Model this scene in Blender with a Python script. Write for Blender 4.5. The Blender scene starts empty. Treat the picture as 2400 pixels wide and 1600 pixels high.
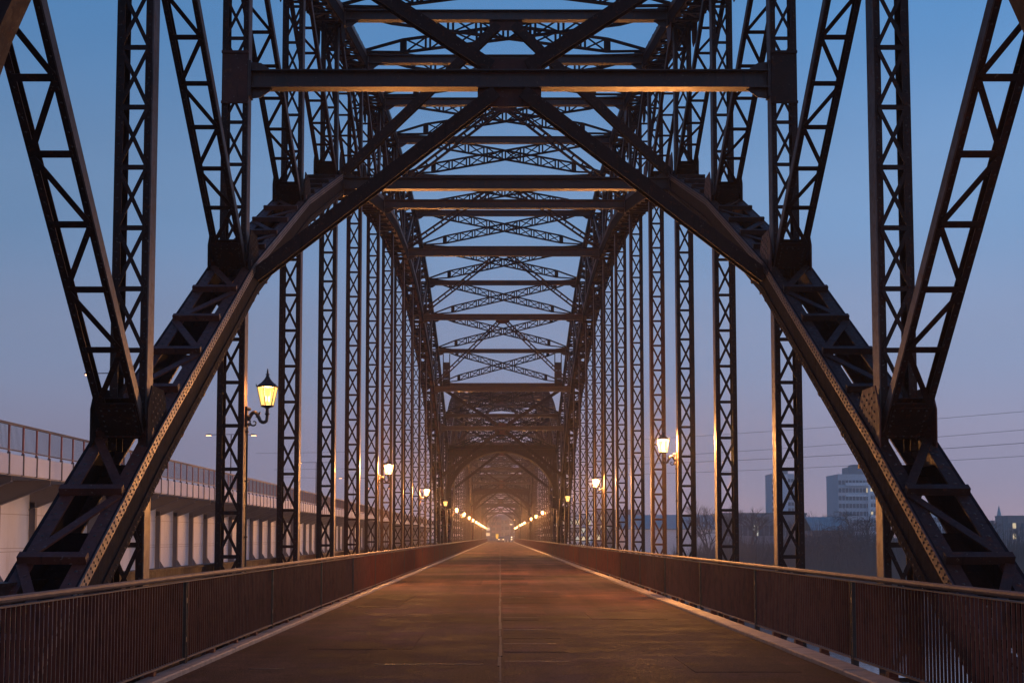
import bpy, math, random
from mathutils import Vector, Matrix

random.seed(7)
SC = bpy.context.scene
COL = SC.collection
V = Vector
rad = math.radians


def lin(r, g, b):
    f = lambda c: ((c / 255 + 0.055) / 1.055) ** 2.4 if c > 10 else c / 255 / 12.92
    return (f(r), f(g), f(b), 1.0)


# ------------------------------------------------------------------ camera
cam = bpy.data.cameras.new('camera')
camo = bpy.data.objects.new('camera', cam)
COL.objects.link(camo)
camo.location = (0, 0, 1.52)
camo.rotation_euler = (rad(90 + 4.5), 0, 0)
cam.sensor_width = 36
cam.lens = 36 * 3335 / 2400
cam.shift_x = 28 / 2400
cam.shift_y = (457 - 3335 * math.tan(rad(4.5))) / 2400
cam.clip_start = 0.1
cam.clip_end = 9000
SC.camera = camo

# ------------------------------------------------------------------ sky (dusk, sun below the horizon)
W = bpy.data.worlds.new('World')
SC.world = W
W.use_nodes = True
nt = W.node_tree
nt.nodes.clear()
out = nt.nodes.new('ShaderNodeOutputWorld')
bg = nt.nodes.new('ShaderNodeBackground')
bg.inputs['Strength'].default_value = 1.55
tc = nt.nodes.new('ShaderNodeTexCoord')
sp = nt.nodes.new('ShaderNodeSeparateXYZ')
rmp = nt.nodes.new('ShaderNodeValToRGB')
sky = nt.nodes.new('ShaderNodeTexSky')
sky.sky_type = 'NISHITA'
sky.sun_disc = False
sky.sun_elevation = rad(-1.5)
sky.sun_rotation = rad(108)
sky.air_density = 1.2
sky.dust_density = 1.5
sky.ozone_density = 4.0
skm = nt.nodes.new('ShaderNodeVectorMath')
skm.operation = 'SCALE'
skm.inputs['Scale'].default_value = 0.10
mix = nt.nodes.new('ShaderNodeMix')
mix.data_type = 'RGBA'
mix.inputs['Factor'].default_value = 0.9
nt.links.new(tc.outputs['Generated'], sp.inputs[0])
nt.links.new(sp.outputs['Z'], rmp.inputs[0])
cr = rmp.color_ramp
cr.interpolation = 'EASE'
stops = [(0.0, lin(170, 146, 158)), (0.05, lin(151, 144, 166)), (0.13, lin(133, 148, 180)),
         (0.22, lin(114, 148, 189)), (0.36, lin(84, 134, 186)), (0.7, lin(56, 100, 160)), (1.0, lin(44, 84, 142))]
cr.elements[0].position, cr.elements[0].color = stops[0]
cr.elements[1].position, cr.elements[1].color = stops[-1]
for p, c in stops[1:-1]:
    e = cr.elements.new(p)
    e.color = c
nt.links.new(sky.outputs[0], skm.inputs[0])
nt.links.new(skm.outputs[0], mix.inputs['A'])
nt.links.new(rmp.outputs[0], mix.inputs['B'])
# faint uneven high haze in the sky
cn = nt.nodes.new('ShaderNodeTexNoise')
cn.inputs['Scale'].default_value = 2.2
cn.inputs['Detail'].default_value = 5
cmap = nt.nodes.new('ShaderNodeMapping')
cmap.inputs['Scale'].default_value = (1, 1, 3.5)
nt.links.new(tc.outputs['Generated'], cmap.inputs['Vector'])
nt.links.new(cmap.outputs[0], cn.inputs['Vector'])
cmr = nt.nodes.new('ShaderNodeMapRange')
cmr.inputs['From Min'].default_value = .3
cmr.inputs['From Max'].default_value = .7
cmr.inputs['To Min'].default_value = .93
cmr.inputs['To Max'].default_value = 1.07
nt.links.new(cn.outputs[0], cmr.inputs['Value'])
csc = nt.nodes.new('ShaderNodeVectorMath')
csc.operation = 'SCALE'
nt.links.new(mix.outputs['Result'], csc.inputs[0])
# the sky is brighter towards the set sun (right, slightly behind) than opposite it
dt = nt.nodes.new('ShaderNodeVectorMath')
dt.operation = 'DOT_PRODUCT'
dt.inputs[1].default_value = (math.sin(rad(108)), math.cos(rad(108)), 0)
nt.links.new(tc.outputs['Generated'], dt.inputs[0])
dm = nt.nodes.new('ShaderNodeMath')
dm.operation = 'MULTIPLY_ADD'
dm.inputs[1].default_value = .32
dm.inputs[2].default_value = .85
nt.links.new(dt.outputs['Value'], dm.inputs[0])
dm2 = nt.nodes.new('ShaderNodeMath')
dm2.operation = 'MULTIPLY'
nt.links.new(dm.outputs[0], dm2.inputs[0])
nt.links.new(cmr.outputs[0], dm2.inputs[1])
nt.links.new(dm2.outputs[0], csc.inputs['Scale'])
nt.links.new(csc.outputs[0], bg.inputs['Color'])
nt.links.new(bg.outputs[0], out.inputs['Surface'])

# last afterglow of the set sun, low from the right and a little behind: very soft and weak
SUN_AZ, SUN_EL = rad(108), rad(9)          # azimuth clockwise from the road axis (+y)
sd = bpy.data.lights.new('sun', 'SUN')
sd.energy = 0.55
sd.angle = rad(45)
sd.color = (1.0, .86, .84)
so = bpy.data.objects.new('sun', sd)
COL.objects.link(so)
dirv = V((math.sin(SUN_AZ) * math.cos(SUN_EL), math.cos(SUN_AZ) * math.cos(SUN_EL), math.sin(SUN_EL)))
so.rotation_euler = dirv.to_track_quat('Z', 'Y').to_euler()
SC.render.engine = 'CYCLES'
SC.view_settings.view_transform = 'Standard'
SC.view_settings.look = 'None'
SC.view_settings.gamma = 1
SC.view_settings.use_curve_mapping = False
SC.view_settings.exposure = 0.0
LAMP_W = 6800.0            # one bright street lantern


# ------------------------------------------------------------------ materials
def node_mat(name):
    m = bpy.data.materials.new(name)
    m.use_nodes = True
    return m, m.node_tree, m.node_tree.nodes['Principled BSDF']


def noise(nt, scale, detail=4, rough=0.6, vec=None):
    n = nt.nodes.new('ShaderNodeTexNoise')
    n.inputs['Scale'].default_value = scale
    n.inputs['Detail'].default_value = detail
    n.inputs['Roughness'].default_value = rough
    if vec is not None:
        nt.links.new(vec, n.inputs['Vector'])
    return n


def ramp(nt, src, stops):
    r = nt.nodes.new('ShaderNodeValToRGB')
    r.color_ramp.elements[0].position, r.color_ramp.elements[0].color = stops[0]
    r.color_ramp.elements[1].position, r.color_ramp.elements[1].color = stops[-1]
    for p, c in stops[1:-1]:
        e = r.color_ramp.elements.new(p)
        e.color = c
    nt.links.new(src, r.inputs[0])
    return r


def coords(nt, scale=(1, 1, 1)):
    g = nt.nodes.new('ShaderNodeNewGeometry')
    mp = nt.nodes.new('ShaderNodeMapping')
    mp.inputs['Scale'].default_value = scale
    nt.links.new(g.outputs['Position'], mp.inputs['Vector'])
    return mp.outputs[0]


def mottled(name, stops, scale=3.0, rough=(0.5, 0.75), bump=0.15, bscale=60, vscale=(1, 1, 1), metal=0.0, spec=0.5):
    m, nt, b = node_mat(name)
    vec = coords(nt, vscale)
    n = noise(nt, scale, 6, 0.65, vec)
    r = ramp(nt, n.outputs['Fac'], stops)
    nt.links.new(r.outputs[0], b.inputs['Base Color'])
    mr = nt.nodes.new('ShaderNodeMapRange')
    mr.inputs['To Min'].default_value = rough[0]
    mr.inputs['To Max'].default_value = rough[1]
    n2 = noise(nt, scale * 4, 4, 0.6, vec)
    nt.links.new(n2.outputs['Fac'], mr.inputs['Value'])
    nt.links.new(mr.outputs[0], b.inputs['Roughness'])
    b.inputs['Metallic'].default_value = metal
    b.inputs['Specular IOR Level'].default_value = spec
    if bump:
        n3 = noise(nt, bscale, 3, 0.6, vec)
        bp = nt.nodes.new('ShaderNodeBump')
        bp.inputs['Strength'].default_value = bump
        bp.inputs['Distance'].default_value = 0.01
        nt.links.new(n3.outputs['Fac'], bp.inputs['Height'])
        nt.links.new(bp.outputs[0], b.inputs['Normal'])
    return m


C = lambda *a: (*a, 1.0)
M = {}
def weathered(name, dark, body, rust, pale, rough=(.38, .66), streak=.5, spec=.25):
    """old bridge paint: blotches, rust breaking through, run-off streaks, a little chalky wear"""
    m, nt, b = node_mat(name)
    L = nt.links.new
    vec = coords(nt)
    n1 = noise(nt, 1.3, 6, .65, vec)
    n2 = noise(nt, 9, 5, .7, vec)
    n3 = noise(nt, 3.0, 4, .6, coords(nt, (5, 5, .45)))
    base = ramp(nt, n1.outputs['Fac'], [(.32, C(*dark)), (.52, C(*body)), (.72, C(*dark))])

    def mixc(fac, a, bcol, lo, hi):
        f = ramp(nt, fac, [(lo, C(0, 0, 0)), (hi, C(1, 1, 1))])
        x = nt.nodes.new('ShaderNodeMix')
        x.data_type = 'RGBA'
        L(f.outputs[0], x.inputs['Factor'])
        L(a, x.inputs['A'])
        x.inputs['B'].default_value = C(*bcol)
        return x.outputs['Result']
    c = mixc(n2.outputs['Fac'], base.outputs[0], rust, .56, .66)
    c = mixc(n3.outputs['Fac'], c, tuple(v * .45 for v in dark), .62 - .1 * streak, .72)
    n4 = noise(nt, 22, 3, .6, vec)
    c = mixc(n4.outputs['Fac'], c, pale, .655, .70)
    L(c, b.inputs['Base Color'])
    mr = nt.nodes.new('ShaderNodeMapRange')
    mr.inputs['From Min'].default_value = .3
    mr.inputs['From Max'].default_value = .7
    mr.inputs['To Min'].default_value = rough[0]
    mr.inputs['To Max'].default_value = rough[1]
    L(n2.outputs['Fac'], mr.inputs['Value'])
    L(mr.outputs[0], b.inputs['Roughness'])
    b.inputs['Specular IOR Level'].default_value = spec
    bp = nt.nodes.new('ShaderNodeBump')
    bp.inputs['Strength'].default_value = .35
    bp.inputs['Distance'].default_value = .008
    L(n2.outputs['Fac'], bp.inputs['Height'])
    L(bp.outputs[0], b.inputs['Normal'])
    return m


M['steel'] = weathered('bridge_steel', (.009, .0055, .005), (.023, .009, .0065), (.062, .020, .009), (.08, .06, .05), (.5, .8), .5, .2)
M['steel_red'] = weathered('oxide_red_steel', (.040, .013, .010), (.080, .023, .015), (.10, .035, .018), (.13, .09, .08), (.45, .75))
M['steel_black'] = weathered('black_steel', (.006, .007, .009), (.012, .012, .015), (.022, .010, .008), (.03, .028, .027), (.75, .95), .5, .04)  # near-black tone for chord webs, gussets and lattice braces
M['steel_beam'] = weathered('beam_paint', (.016, .009, .007), (.036, .014, .010), (.075, .024, .011), (.09, .07, .06), (.34, .55), .5, .45)
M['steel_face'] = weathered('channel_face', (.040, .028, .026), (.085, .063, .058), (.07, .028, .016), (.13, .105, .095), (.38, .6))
M['strip_lit'] = mottled('lit_flange_paint', [(0.34, C(.018, .013, .012)), (0.5, C(.075, .058, .053)), (0.66, C(.12, .096, .088))], 2.2, (0.35, 0.65), 0.25, 35)  # top angle leg: its lit look is put into the colour, left side only
M['strip_red'] = mottled('red_flange_paint', [(0.3, C(.014, .006, .005)), (0.5, C(.036, .012, .010)), (0.7, C(.055, .020, .017))], 2.2, (0.45, 0.7), 0.25, 35)
M['rivet'] = mottled('rivet_iron', [(0.3, C(.007, .007, .008)), (0.7, C(.02, .014, .013))], 20, (0.5, 0.7), 0)
M['rail'] = mottled('railing_paint', [(0.3, C(.06, .016, .010)), (0.55, C(.13, .034, .020)), (0.8, C(.08, .025, .018))], 3.0, (0.5, 0.75), 0.1, 60, spec=.15)
M['rail_edge'] = mottled('lit_slat_edge', [(0.3, C(.07, .045, .04)), (0.7, C(.20, .15, .135))], 6.0, (0.45, 0.7), 0.1, 60)
M['handrail'] = mottled('handrail_steel', [(0.3, C(.04, .024, .02)), (0.7, C(.10, .065, .057))], 5.0, (0.55, 0.75), 0.1, 60)
M['iron'] = mottled('cast_iron', [(0.3, C(.010, .008, .008)), (0.7, C(.03, .02, .016))], 12, (0.35, 0.6), 0.2, 90)
M['kerb'] = mottled('kerb_stone', [(0.3, C(.12, .10, .09)), (0.6, C(.22, .19, .165)), (0.8, C(.15, .125, .11))], 4.0, (0.6, 0.85), 0.5, 25)
M['white_girder'] = mottled('white_girder_paint', [(0.28, C(.26, .29, .33)), (0.42, C(.43, .48, .545)), (0.7, C(.55, .61, .69))], 0.5, (0.4, 0.6), 0, 10, (1, 1, .25))
M['grey_girder'] = mottled('grey_girder_paint', [(0.3, C(.09, .088, .10)), (0.7, C(.15, .148, .165))], 0.5, (0.45, 0.65), 0)
M['deck_panel'] = mottled('parapet_panel', [(0.3, C(.36, .42, .52)), (0.7, C(.48, .54, .64))], 0.4, (0.45, 0.6), 0)
M['dark_metal'] = mottled('dark_metal', [(0.3, C(.03, .032, .04)), (0.7, C(.06, .06, .07))], 2, (0.4, 0.6), 0)
M['red_metal'] = mottled('red_post_paint', [(0.3, C(.20, .06, .05)), (0.7, C(.30, .10, .08))], 2, (0.4, 0.6), 0)
M['bark'] = mottled('bark', [(0.3, C(.035, .03, .026)), (0.7, C(.06, .05, .043))], 2, (0.8, 0.95), 0)
M['twig'] = mottled('twigs', [(0.3, C(.035, .032, .028)), (0.7, C(.07, .058, .045))], 1, (0.8, 0.95), 0)
M['withered'] = mottled('withered_reed', [(0.3, C(.05, .048, .04)), (0.7, C(.09, .08, .06))], .6, (0.8, 0.95), 0)
M['ground'] = mottled('bank_soil', [(0.3, C(.03, .033, .026)), (0.7, C(.06, .058, .045))], 0.15, (0.85, 0.95), 0)
M['concrete'] = mottled('concrete', [(0.3, C(.27, .26, .25)), (0.7, C(.36, .35, .34))], 0.3, (0.7, 0.9), 0)
M['facade'] = mottled('office_facade', [(0.3, C(.42, .43, .44)), (0.7, C(.52, .52, .53))], .1, (0.6, 0.8), 0)
M['facade_white'] = mottled('white_facade', [(0.3, C(.62, .62, .62)), (0.7, C(.72, .72, .72))], .1, (0.6, 0.8), 0)
M['facade_dark'] = mottled('dark_facade', [(0.3, C(.10, .11, .12)), (0.7, C(.15, .16, .17))], .1, (0.4, 0.6), 0)
M['brick_wall'] = mottled('brick_facade', [(0.3, C(.12, .08, .07)), (0.7, C(.2, .13, .11))], .3, (0.7, 0.9), 0)
M['green_roof'] = mottled('green_sheet_roof', [(0.3, C(.10, .20, .22)), (0.7, C(.16, .28, .30))], .3, (0.35, 0.5), 0)
M['glass'] = mottled('window_glass', [(0.3, C(.02, .03, .04)), (0.7, C(.05, .06, .07))], .5, (0.08, 0.2), 0)
M['rubber'] = mottled('tyre', [(0.3, C(.015, .015, .015)), (0.7, C(.03, .03, .03))], 5, (0.8, 0.9), 0)
M['car_paint'] = mottled('car_paint', [(0.3, C(.10, .105, .11)), (0.7, C(.12, .125, .13))], 1, (0.2, 0.3), 0)
M['seal'] = mottled('joint_seal', [(0.3, C(.02, .018, .017)), (0.7, C(.035, .03, .028))], 8, (0.35, 0.6), 0.2, 40)
M['seam'] = mottled('centre_seam', [(0.3, C(.016, .010, .009)), (0.7, C(.040, .024, .020))], 8, (0.8, 0.95), 0.3, 30)


def emissive(name, col, strength):
    m = bpy.data.materials.new(name)
    m.use_nodes = True
    nt = m.node_tree
    nt.nodes.clear()
    o = nt.nodes.new('ShaderNodeOutputMaterial')
    e = nt.nodes.new('ShaderNodeEmission')
    e.inputs[0].default_value = (*col, 1)
    e.inputs[1].default_value = strength
    nt.links.new(e.outputs[0], o.inputs[0])
    return m


def lantern_glass(name, col, strength, clear=0.55):
    m = bpy.data.materials.new(name)
    m.use_nodes = True
    nt = m.node_tree
    nt.nodes.clear()
    o = nt.nodes.new('ShaderNodeOutputMaterial')
    e = nt.nodes.new('ShaderNodeEmission')
    e.inputs[0].default_value = (*col, 1)
    e.inputs[1].default_value = strength
    t = nt.nodes.new('ShaderNodeBsdfTransparent')
    t.inputs[0].default_value = (1, .9, .7, 1)
    x = nt.nodes.new('ShaderNodeMixShader')
    x.inputs[0].default_value = 1 - clear
    nt.links.new(t.outputs[0], x.inputs[1])
    nt.links.new(e.outputs[0], x.inputs[2])
    nt.links.new(x.outputs[0], o.inputs[0])
    return m


M['pane_bright'] = lantern_glass('lit_lantern_glass', (1.0, .55, .15), 6.0)
M['pane_dim'] = lantern_glass('dim_lantern_glass', (1.0, .66, .16), 1.9, 0.4)
M['bulb_bright'] = emissive('lamp_filament', (1.0, .62, .25), 60)
M['bulb_dim'] = emissive('lamp_filament_dim', (1.0, .75, .35), 9)
M['win_lit'] = emissive('lit_window', (1.0, .78, .45), .8)
M['win_pale'] = emissive('pale_lit_window', (.9, .9, .75), 0.55)
M['sodium'] = emissive('sodium_lamp', (1.0, .45, .22), 6)
M['white_lamp'] = emissive('white_lamp', (1.0, .72, .4), 4)
M['amber_sign'] = emissive('amber_sign_light', (1.0, .5, .08), 1.0)


def asphalt():
    m, nt, b = node_mat('worn_asphalt')
    vec = coords(nt)
    L = nt.links.new

    def math_(op, x, y):
        n = nt.nodes.new('ShaderNodeMath')
        n.operation = op
        for i, v in enumerate((x, y)):
            if isinstance(v, (int, float)):
                n.inputs[i].default_value = v
            else:
                L(v, n.inputs[i])
        return n.outputs[0]
    big = noise(nt, 0.16, 3, 0.5, vec)              # repaired areas
    mid = noise(nt, 0.9, 6, 0.7, vec)               # stains
    fine = noise(nt, 30, 4, 0.75, vec)              # aggregate
    spots = noise(nt, 3.2, 2, 0.5, vec)             # oil drips and damp
    wheel = noise(nt, 1.0, 3, .6, coords(nt, (1.3, .05, 1)))   # worn tracks along the road
    grit = nt.nodes.new('ShaderNodeTexVoronoi')
    grit.inputs['Scale'].default_value = 70
    L(vec, grit.inputs['Vector'])
    v = math_('MULTIPLY', big.outputs[0], .30)
    v = math_('ADD', v, math_('MULTIPLY', mid.outputs[0], .24))
    v = math_('ADD', v, math_('MULTIPLY', fine.outputs[0], .33))
    v = math_('ADD', v, math_('MULTIPLY', wheel.outputs[0], .13))
    r = ramp(nt, v, [(0.43, C(.012, .0075, .0075)), (0.50, C(.054, .0275, .023)), (0.575, C(.135, .070, .057))])
    sr = ramp(nt, spots.outputs[0], [(0.28, C(.45, .43, .43)), (0.40, C(1, 1, 1))])
    mx = nt.nodes.new('ShaderNodeMix')
    mx.data_type = 'RGBA'
    mx.blend_type = 'MULTIPLY'
    mx.inputs['Factor'].default_value = .8
    L(r.outputs[0], mx.inputs['A'])
    L(sr.outputs[0], mx.inputs['B'])
    L(mx.outputs['Result'], b.inputs['Base Color'])
    rr = nt.nodes.new('ShaderNodeMapRange')
    rr.inputs['From Min'].default_value = .35
    rr.inputs['From Max'].default_value = .65
    rr.inputs['To Min'].default_value = .72
    rr.inputs['To Max'].default_value = .95
    L(mid.outputs[0], rr.inputs['Value'])
    L(rr.outputs[0], b.inputs['Roughness'])
    b.inputs['Specular IOR Level'].default_value = .03
    hgt = math_('ADD', grit.outputs['Distance'], math_('MULTIPLY', fine.outputs[0], .8))
    bp = nt.nodes.new('ShaderNodeBump')
    bp.inputs['Strength'].default_value = .6
    bp.inputs['Distance'].default_value = .008
    L(hgt, bp.inputs['Height'])
    L(bp.outputs[0], b.inputs['Normal'])
    return m


M['asphalt'] = asphalt()


def patch(name, k, tint):
    m = M['asphalt'].copy()
    m.name = name
    for n in m.node_tree.nodes:
        if n.type == 'VALTORGB' and len(n.color_ramp.elements) == 3:
            for e in n.color_ramp.elements:
                c = e.color
                e.color = (c[0] * k * tint[0], c[1] * k * tint[1], c[2] * k * tint[2], 1)
    return m


M['patch_dark'] = patch('asphalt_patch_dark', .72, (.95, 1.0, 1.05))
M['patch_red'] = patch('asphalt_patch_red', 1.12, (1.06, .95, .93))


def water():
    m, nt, b = node_mat('river_water')
    b.inputs['Base Color'].default_value = (.10, .115, .13, 1)
    b.inputs['Roughness'].default_value = .06
    b.inputs['IOR'].default_value = 1.33
    n = noise(nt, 1.4, 4, .6, coords(nt, (1, .5, 1)))
    bp = nt.nodes.new('ShaderNodeBump')
    bp.inputs['Strength'].default_value = .12
    bp.inputs['Distance'].default_value = .08
    nt.links.new(n.outputs[0], bp.inputs['Height'])
    nt.links.new(bp.outputs[0], b.inputs['Normal'])
    return m


M['water'] = water()


# ------------------------------------------------------------------ mesh helpers
class MB:
    def __init__(s):
        s.v, s.f, s.mi = [], [], []

    def add(s, vs, fs, mi=0):
        o = len(s.v)
        s.v += [tuple(v) for v in vs]
        s.f += [tuple(i + o for i in f) for f in fs]
        s.mi += [mi] * len(fs)

    def hexa(s, c, a, b, d, mi=0):
        """box: centre c, half vectors a, b, d"""
        c, a, b, d = V(c), V(a), V(b), V(d)
        vs = [c + i * a + j * b + k * d for i in (-1, 1) for j in (-1, 1) for k in (-1, 1)]
        s.add(vs, [(0, 1, 3, 2), (4, 6, 7, 5), (0, 4, 5, 1), (2, 3, 7, 6), (0, 2, 6, 4), (1, 5, 7, 3)], mi)

    def box(s, x0, x1, y0, y1, z0, z1, mi=0):
        s.hexa(((x0 + x1) / 2, (y0 + y1) / 2, (z0 + z1) / 2), ((x1 - x0) / 2, 0, 0), (0, (y1 - y0) / 2, 0), (0, 0, (z1 - z0) / 2), mi)

    def bar(s, p, q, w, h, ref=(1, 0, 0), mi=0):
        """bar p->q, w across the ref direction, h across the other"""
        c, a, b, d = bar_frame(p, q, w, h, ref)
        s.hexa(c, a, b, d, mi)

    def prism(s, poly, ext, mi=0):
        n = len(poly)
        e = V(ext)
        vs = [V(p) for p in poly] + [V(p) + e for p in poly]
        fs = [tuple(range(n))[::-1], tuple(range(n, 2 * n))] + [(i, (i + 1) % n, n + (i + 1) % n, n + i) for i in range(n)]
        s.add(vs, fs, mi)

    def tube(s, pts, rs, sides=6, mi=0, caps=True):
        pts = [V(p) for p in pts]
        if not hasattr(rs, '__len__'):
            rs = [rs] * len(pts)
        o = len(s.v)
        for i, p in enumerate(pts):
            t = (pts[min(i + 1, len(pts) - 1)] - pts[max(i - 1, 0)]).normalized()
            u = t.cross(V((0, 0, 1)))
            if u.length < 1e-3:
                u = V((1, 0, 0))
            u.normalize()
            w = t.cross(u)
            for k in range(sides):
                a = 2 * math.pi * k / sides
                s.v.append(tuple(p + rs[i] * (math.cos(a) * u + math.sin(a) * w)))
        for i in range(len(pts) - 1):
            for k in range(sides):
                a, b = o + i * sides + k, o + i * sides + (k + 1) % sides
                s.f.append((a, b, b + sides, a + sides)); s.mi.append(mi)
        if caps:
            s.f.append(tuple(o + k for k in range(sides))[::-1]); s.mi.append(mi)
            e = o + (len(pts) - 1) * sides
            s.f.append(tuple(e + k for k in range(sides))); s.mi.append(mi)

    def lathe(s, prof, c=(0, 0, 0), sides=12, mi=0, phase=0.0):
        o = len(s.v)
        for r, z in prof:
            for k in range(sides):
                a = 2 * math.pi * k / sides + phase
                s.v.append((c[0] + r * math.cos(a), c[1] + r * math.sin(a), c[2] + z))
        for i in range(len(prof) - 1):
            for k in range(sides):
                a, b = o + i * sides + k, o + i * sides + (k + 1) % sides
                s.f.append((a, b, b + sides, a + sides)); s.mi.append(mi)
        s.f.append(tuple(o + k for k in range(sides))[::-1]); s.mi.append(mi)
        e = o + (len(prof) - 1) * sides
        s.f.append(tuple(e + k for k in range(sides))); s.mi.append(mi)

    def ibeam(s, p, q, h, w, up=(0, 0, 1), t=.02, mi=0):
        p, q, up = V(p), V(q), V(up)
        ax = (q - p).normalized()
        side = ax.cross(up).normalized()
        up = side.cross(ax).normalized()
        s.bar(p, q, t, h - 2 * t, side, mi)
        for sg in (1, -1):
            o = up * sg * (h / 2 - t / 2)
            s.bar(p + o, q + o, w, t, side, mi)

    def mesh(s, name, mats):
        me = bpy.data.meshes.new(name)
        me.from_pydata(s.v, [], s.f)
        if not isinstance(mats, (list, tuple)):
            mats = [mats]
        for m in mats:
            me.materials.append(m)
        if len(mats) > 1:
            me.polygons.foreach_set('material_index', s.mi)
        me.update()
        return me

    def build(s, name, mats, parent=None):
        return link(name, s.mesh(name, mats), parent)


def bar_frame(p, q, w, h, ref):
    p, q, ref = V(p), V(q), V(ref)
    ax = (q - p)
    a = ax.normalized()
    b = ref - a * ref.dot(a)
    b.normalize()
    d = a.cross(b)
    return (p + q) / 2, ax / 2, b * w / 2, d * h / 2


def link(name, data, parent=None):
    o = bpy.data.objects.new(name, data)
    COL.objects.link(o)
    o.parent = parent
    return o


def empty(name, loc=(0, 0, 0)):
    o = link(name, None)
    o.location = loc
    return o


def tag(o, label=None, cat=None, group=None, kind=None):
    for k, v in (('label', label), ('category', cat), ('group', group), ('kind', kind)):
        if v:
            o[k] = v
    return o


_ub = MB()
_ub.hexa((0, 0, 0), (1, 0, 0), (0, 1, 0), (0, 0, 1))
_unit = {}


def bar_obj(name, bar, mat, parent):
    """one bar as an object of its own, sharing the unit box mesh of its material"""
    if mat.name not in _unit:
        _unit[mat.name] = _ub.mesh('bar_' + mat.name, mat)
    c, a, b, d = bar_frame(*bar)
    m = Matrix(((a.x, b.x, d.x, c.x), (a.y, b.y, d.y, c.y), (a.z, b.z, d.z, c.z), (0, 0, 0, 1)))
    o = link(name, _unit[mat.name], parent)
    o.matrix_local = m
    return o


def copy_tree(o, parent=None, skip=()):
    c = o.copy()
    COL.objects.link(c)
    c.parent = parent
    for ch in list(o.children):
        if ch not in skip:
            copy_tree(ch, c, skip)
    return c


# ------------------------------------------------------------------ ground, river, bank
def sheet(name, x0, x1, y0, y1, z, mat):
    b = MB()
    b.add([(x0, y0, z), (x1, y0, z), (x1, y1, z), (x0, y1, z)], [(0, 1, 2, 3)])
    return tag(b.build(name, mat), kind='structure')


sheet('ground', -5000, 5000, -3000, 7000, -12.0, M['ground'])
sheet('river', -4000, 4000, -2500, 236, -9.0, M['water'])
bk = MB()
ys = [(226, -11.9), (234, -9.3), (240, -6.6), (250, -6.0), (7000, -6.0)]
bx = [-4000 + 8000 * i / 160 for i in range(161)]
for i, x in enumerate(bx):
    j = 2.5 * math.sin(x * .02) + 1.5 * math.sin(x * .071 + 1)
    for y, z in ys:
        bk.v.append((x, y + (j if y < 1000 else 0), z))
for i in range(160):
    for k in range(4):
        a = i * 5 + k
        bk.f.append((a, a + 5, a + 6, a + 1)); bk.mi.append(0)
tag(bk.build('river_bank', M['ground']), kind='structure')

# ------------------------------------------------------------------ road deck
XL, XR = 4.13, 4.44            # inner faces of the truss posts, left and right of the camera
RL, RR = 3.68, 4.125           # railings
Y0, P = 10.4, 6.3              # first node and panel length
SPAN = 16 * P + 0.6
YEND = Y0 + 4 * SPAN
b = MB()
b.box(-3.70, 4.14, -40, YEND + 2, -.22, 0)
tag(b.build('road', M['asphalt']), kind='structure')
b = MB()
b.box(-9, 9.5, YEND + 2, 900, -.3, -.01)
tag(b.build('approach_road', M['asphalt']), kind='structure')
b = MB()
b.prism([(-40, YEND + 2, -12), (45, YEND + 2, -12), (14, YEND + 2, -.32), (-13, YEND + 2, -.32)], (0, 480, 0))
tag(b.build('embankment', M['ground']), kind='structure')
for sx, x0, x1, nm in ((-1, -3.695, -3.50, 'kerb'), (1, 3.78, 4.06, 'kerb')):
    root = tag(empty(nm, ((x0 + x1) / 2, 0, 0)), kind='structure')
    root['label'] = 'long low pale stone kerb under the %s railing' % ('left' if sx < 0 else 'right')
    b = MB()
    y = 8.0
    first = None
    L = 1.575
    kb = MB()
    w = (x1 - x0) / 2
    kb.prism([(-w, 0, .001), (w, 0, .001), (w, 0, .045), (w - .015 * sx * -1 if False else w - .012, 0, .06), (-w + .012, 0, .06), (-w, 0, .045)], (0, L - .012, 0))
    me = kb.mesh('kerb_stone', M['kerb'])
    k = 0
    while y < YEND:
        if k < 66:
            o = link('kerb_stone', me, root)
            o.location = (0, y, random.uniform(-.006, .004))
        else:
            b.prism([(-w, y, .001), (w, y, .001), (w, y, .055), (-w, y, .055)], (0, L - .012, 0))
        y += L
        k += 1
    tag(b.build('kerb_stone_run', M['kerb'], root), kind='stuff')
# centre seam and sealed cross joints
b = MB()
random.seed(3)
y = 8
while y < 230:
    j = random.uniform(-.008, .008)
    w = random.uniform(.010, .024)
    L = random.uniform(.6, 2.2)
    b.box(-w + j, w + j, y, y + L, -.01, random.uniform(.003, .007))
    y += L + random.uniform(-.02, .03) + .005
tag(b.build('centre_seam', M['seam']), kind='structure')
b = MB()
for y, x0, x1, w in ((14.9, .05, .85, .02), (17.6, .05, .85, .02), (17.2, -1.5, -.2, .012), (20.5, .05, .8, .02), (23.5, .05, .75, .02), (27, .05, .75, .025), (31, .05, .6, .03), (36, .05, .6, .03), (42, .05, .55, .04), (16.6, -2.9, -2.5, .012)):
    b.box(x0, x1, y - w, y + w, -.01, .004)
for s in range(5):
    y = Y0 + s * SPAN - .3
    b.box(-3.49, 3.77, y - .12, y + .12, -.01, .006)
tag(b.build('joint_seal', M['seal']), kind='structure')
rp = random.Random(5)
pm = MB()
y = 14.95
while y < 120:
    L = rp.uniform(1.6, 4.2)
    w = .85 if rp.random() < .7 else rp.uniform(.5, 1.6)
    pm.box(.055, .055 + w, y, y + L, -.01, .0025 + rp.uniform(0, .0015), 0 if rp.random() < .6 else 1)
    y += L + rp.uniform(.02, .9)
for x0, x1, y0, y1, k in ((-2.6, -1.2, 19.5, 23.0, 1), (-3.1, -2.2, 31, 38, 0), (1.7, 3.1, 26.5, 29.3, 1), (-1.9, -.6, 46, 51, 0), (1.2, 3.0, 55, 63, 0), (2.2, 3.4, 16.2, 18.2, 0)):
    pm.box(x0, x1, y0, y1, -.01, .0035, k)
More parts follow.
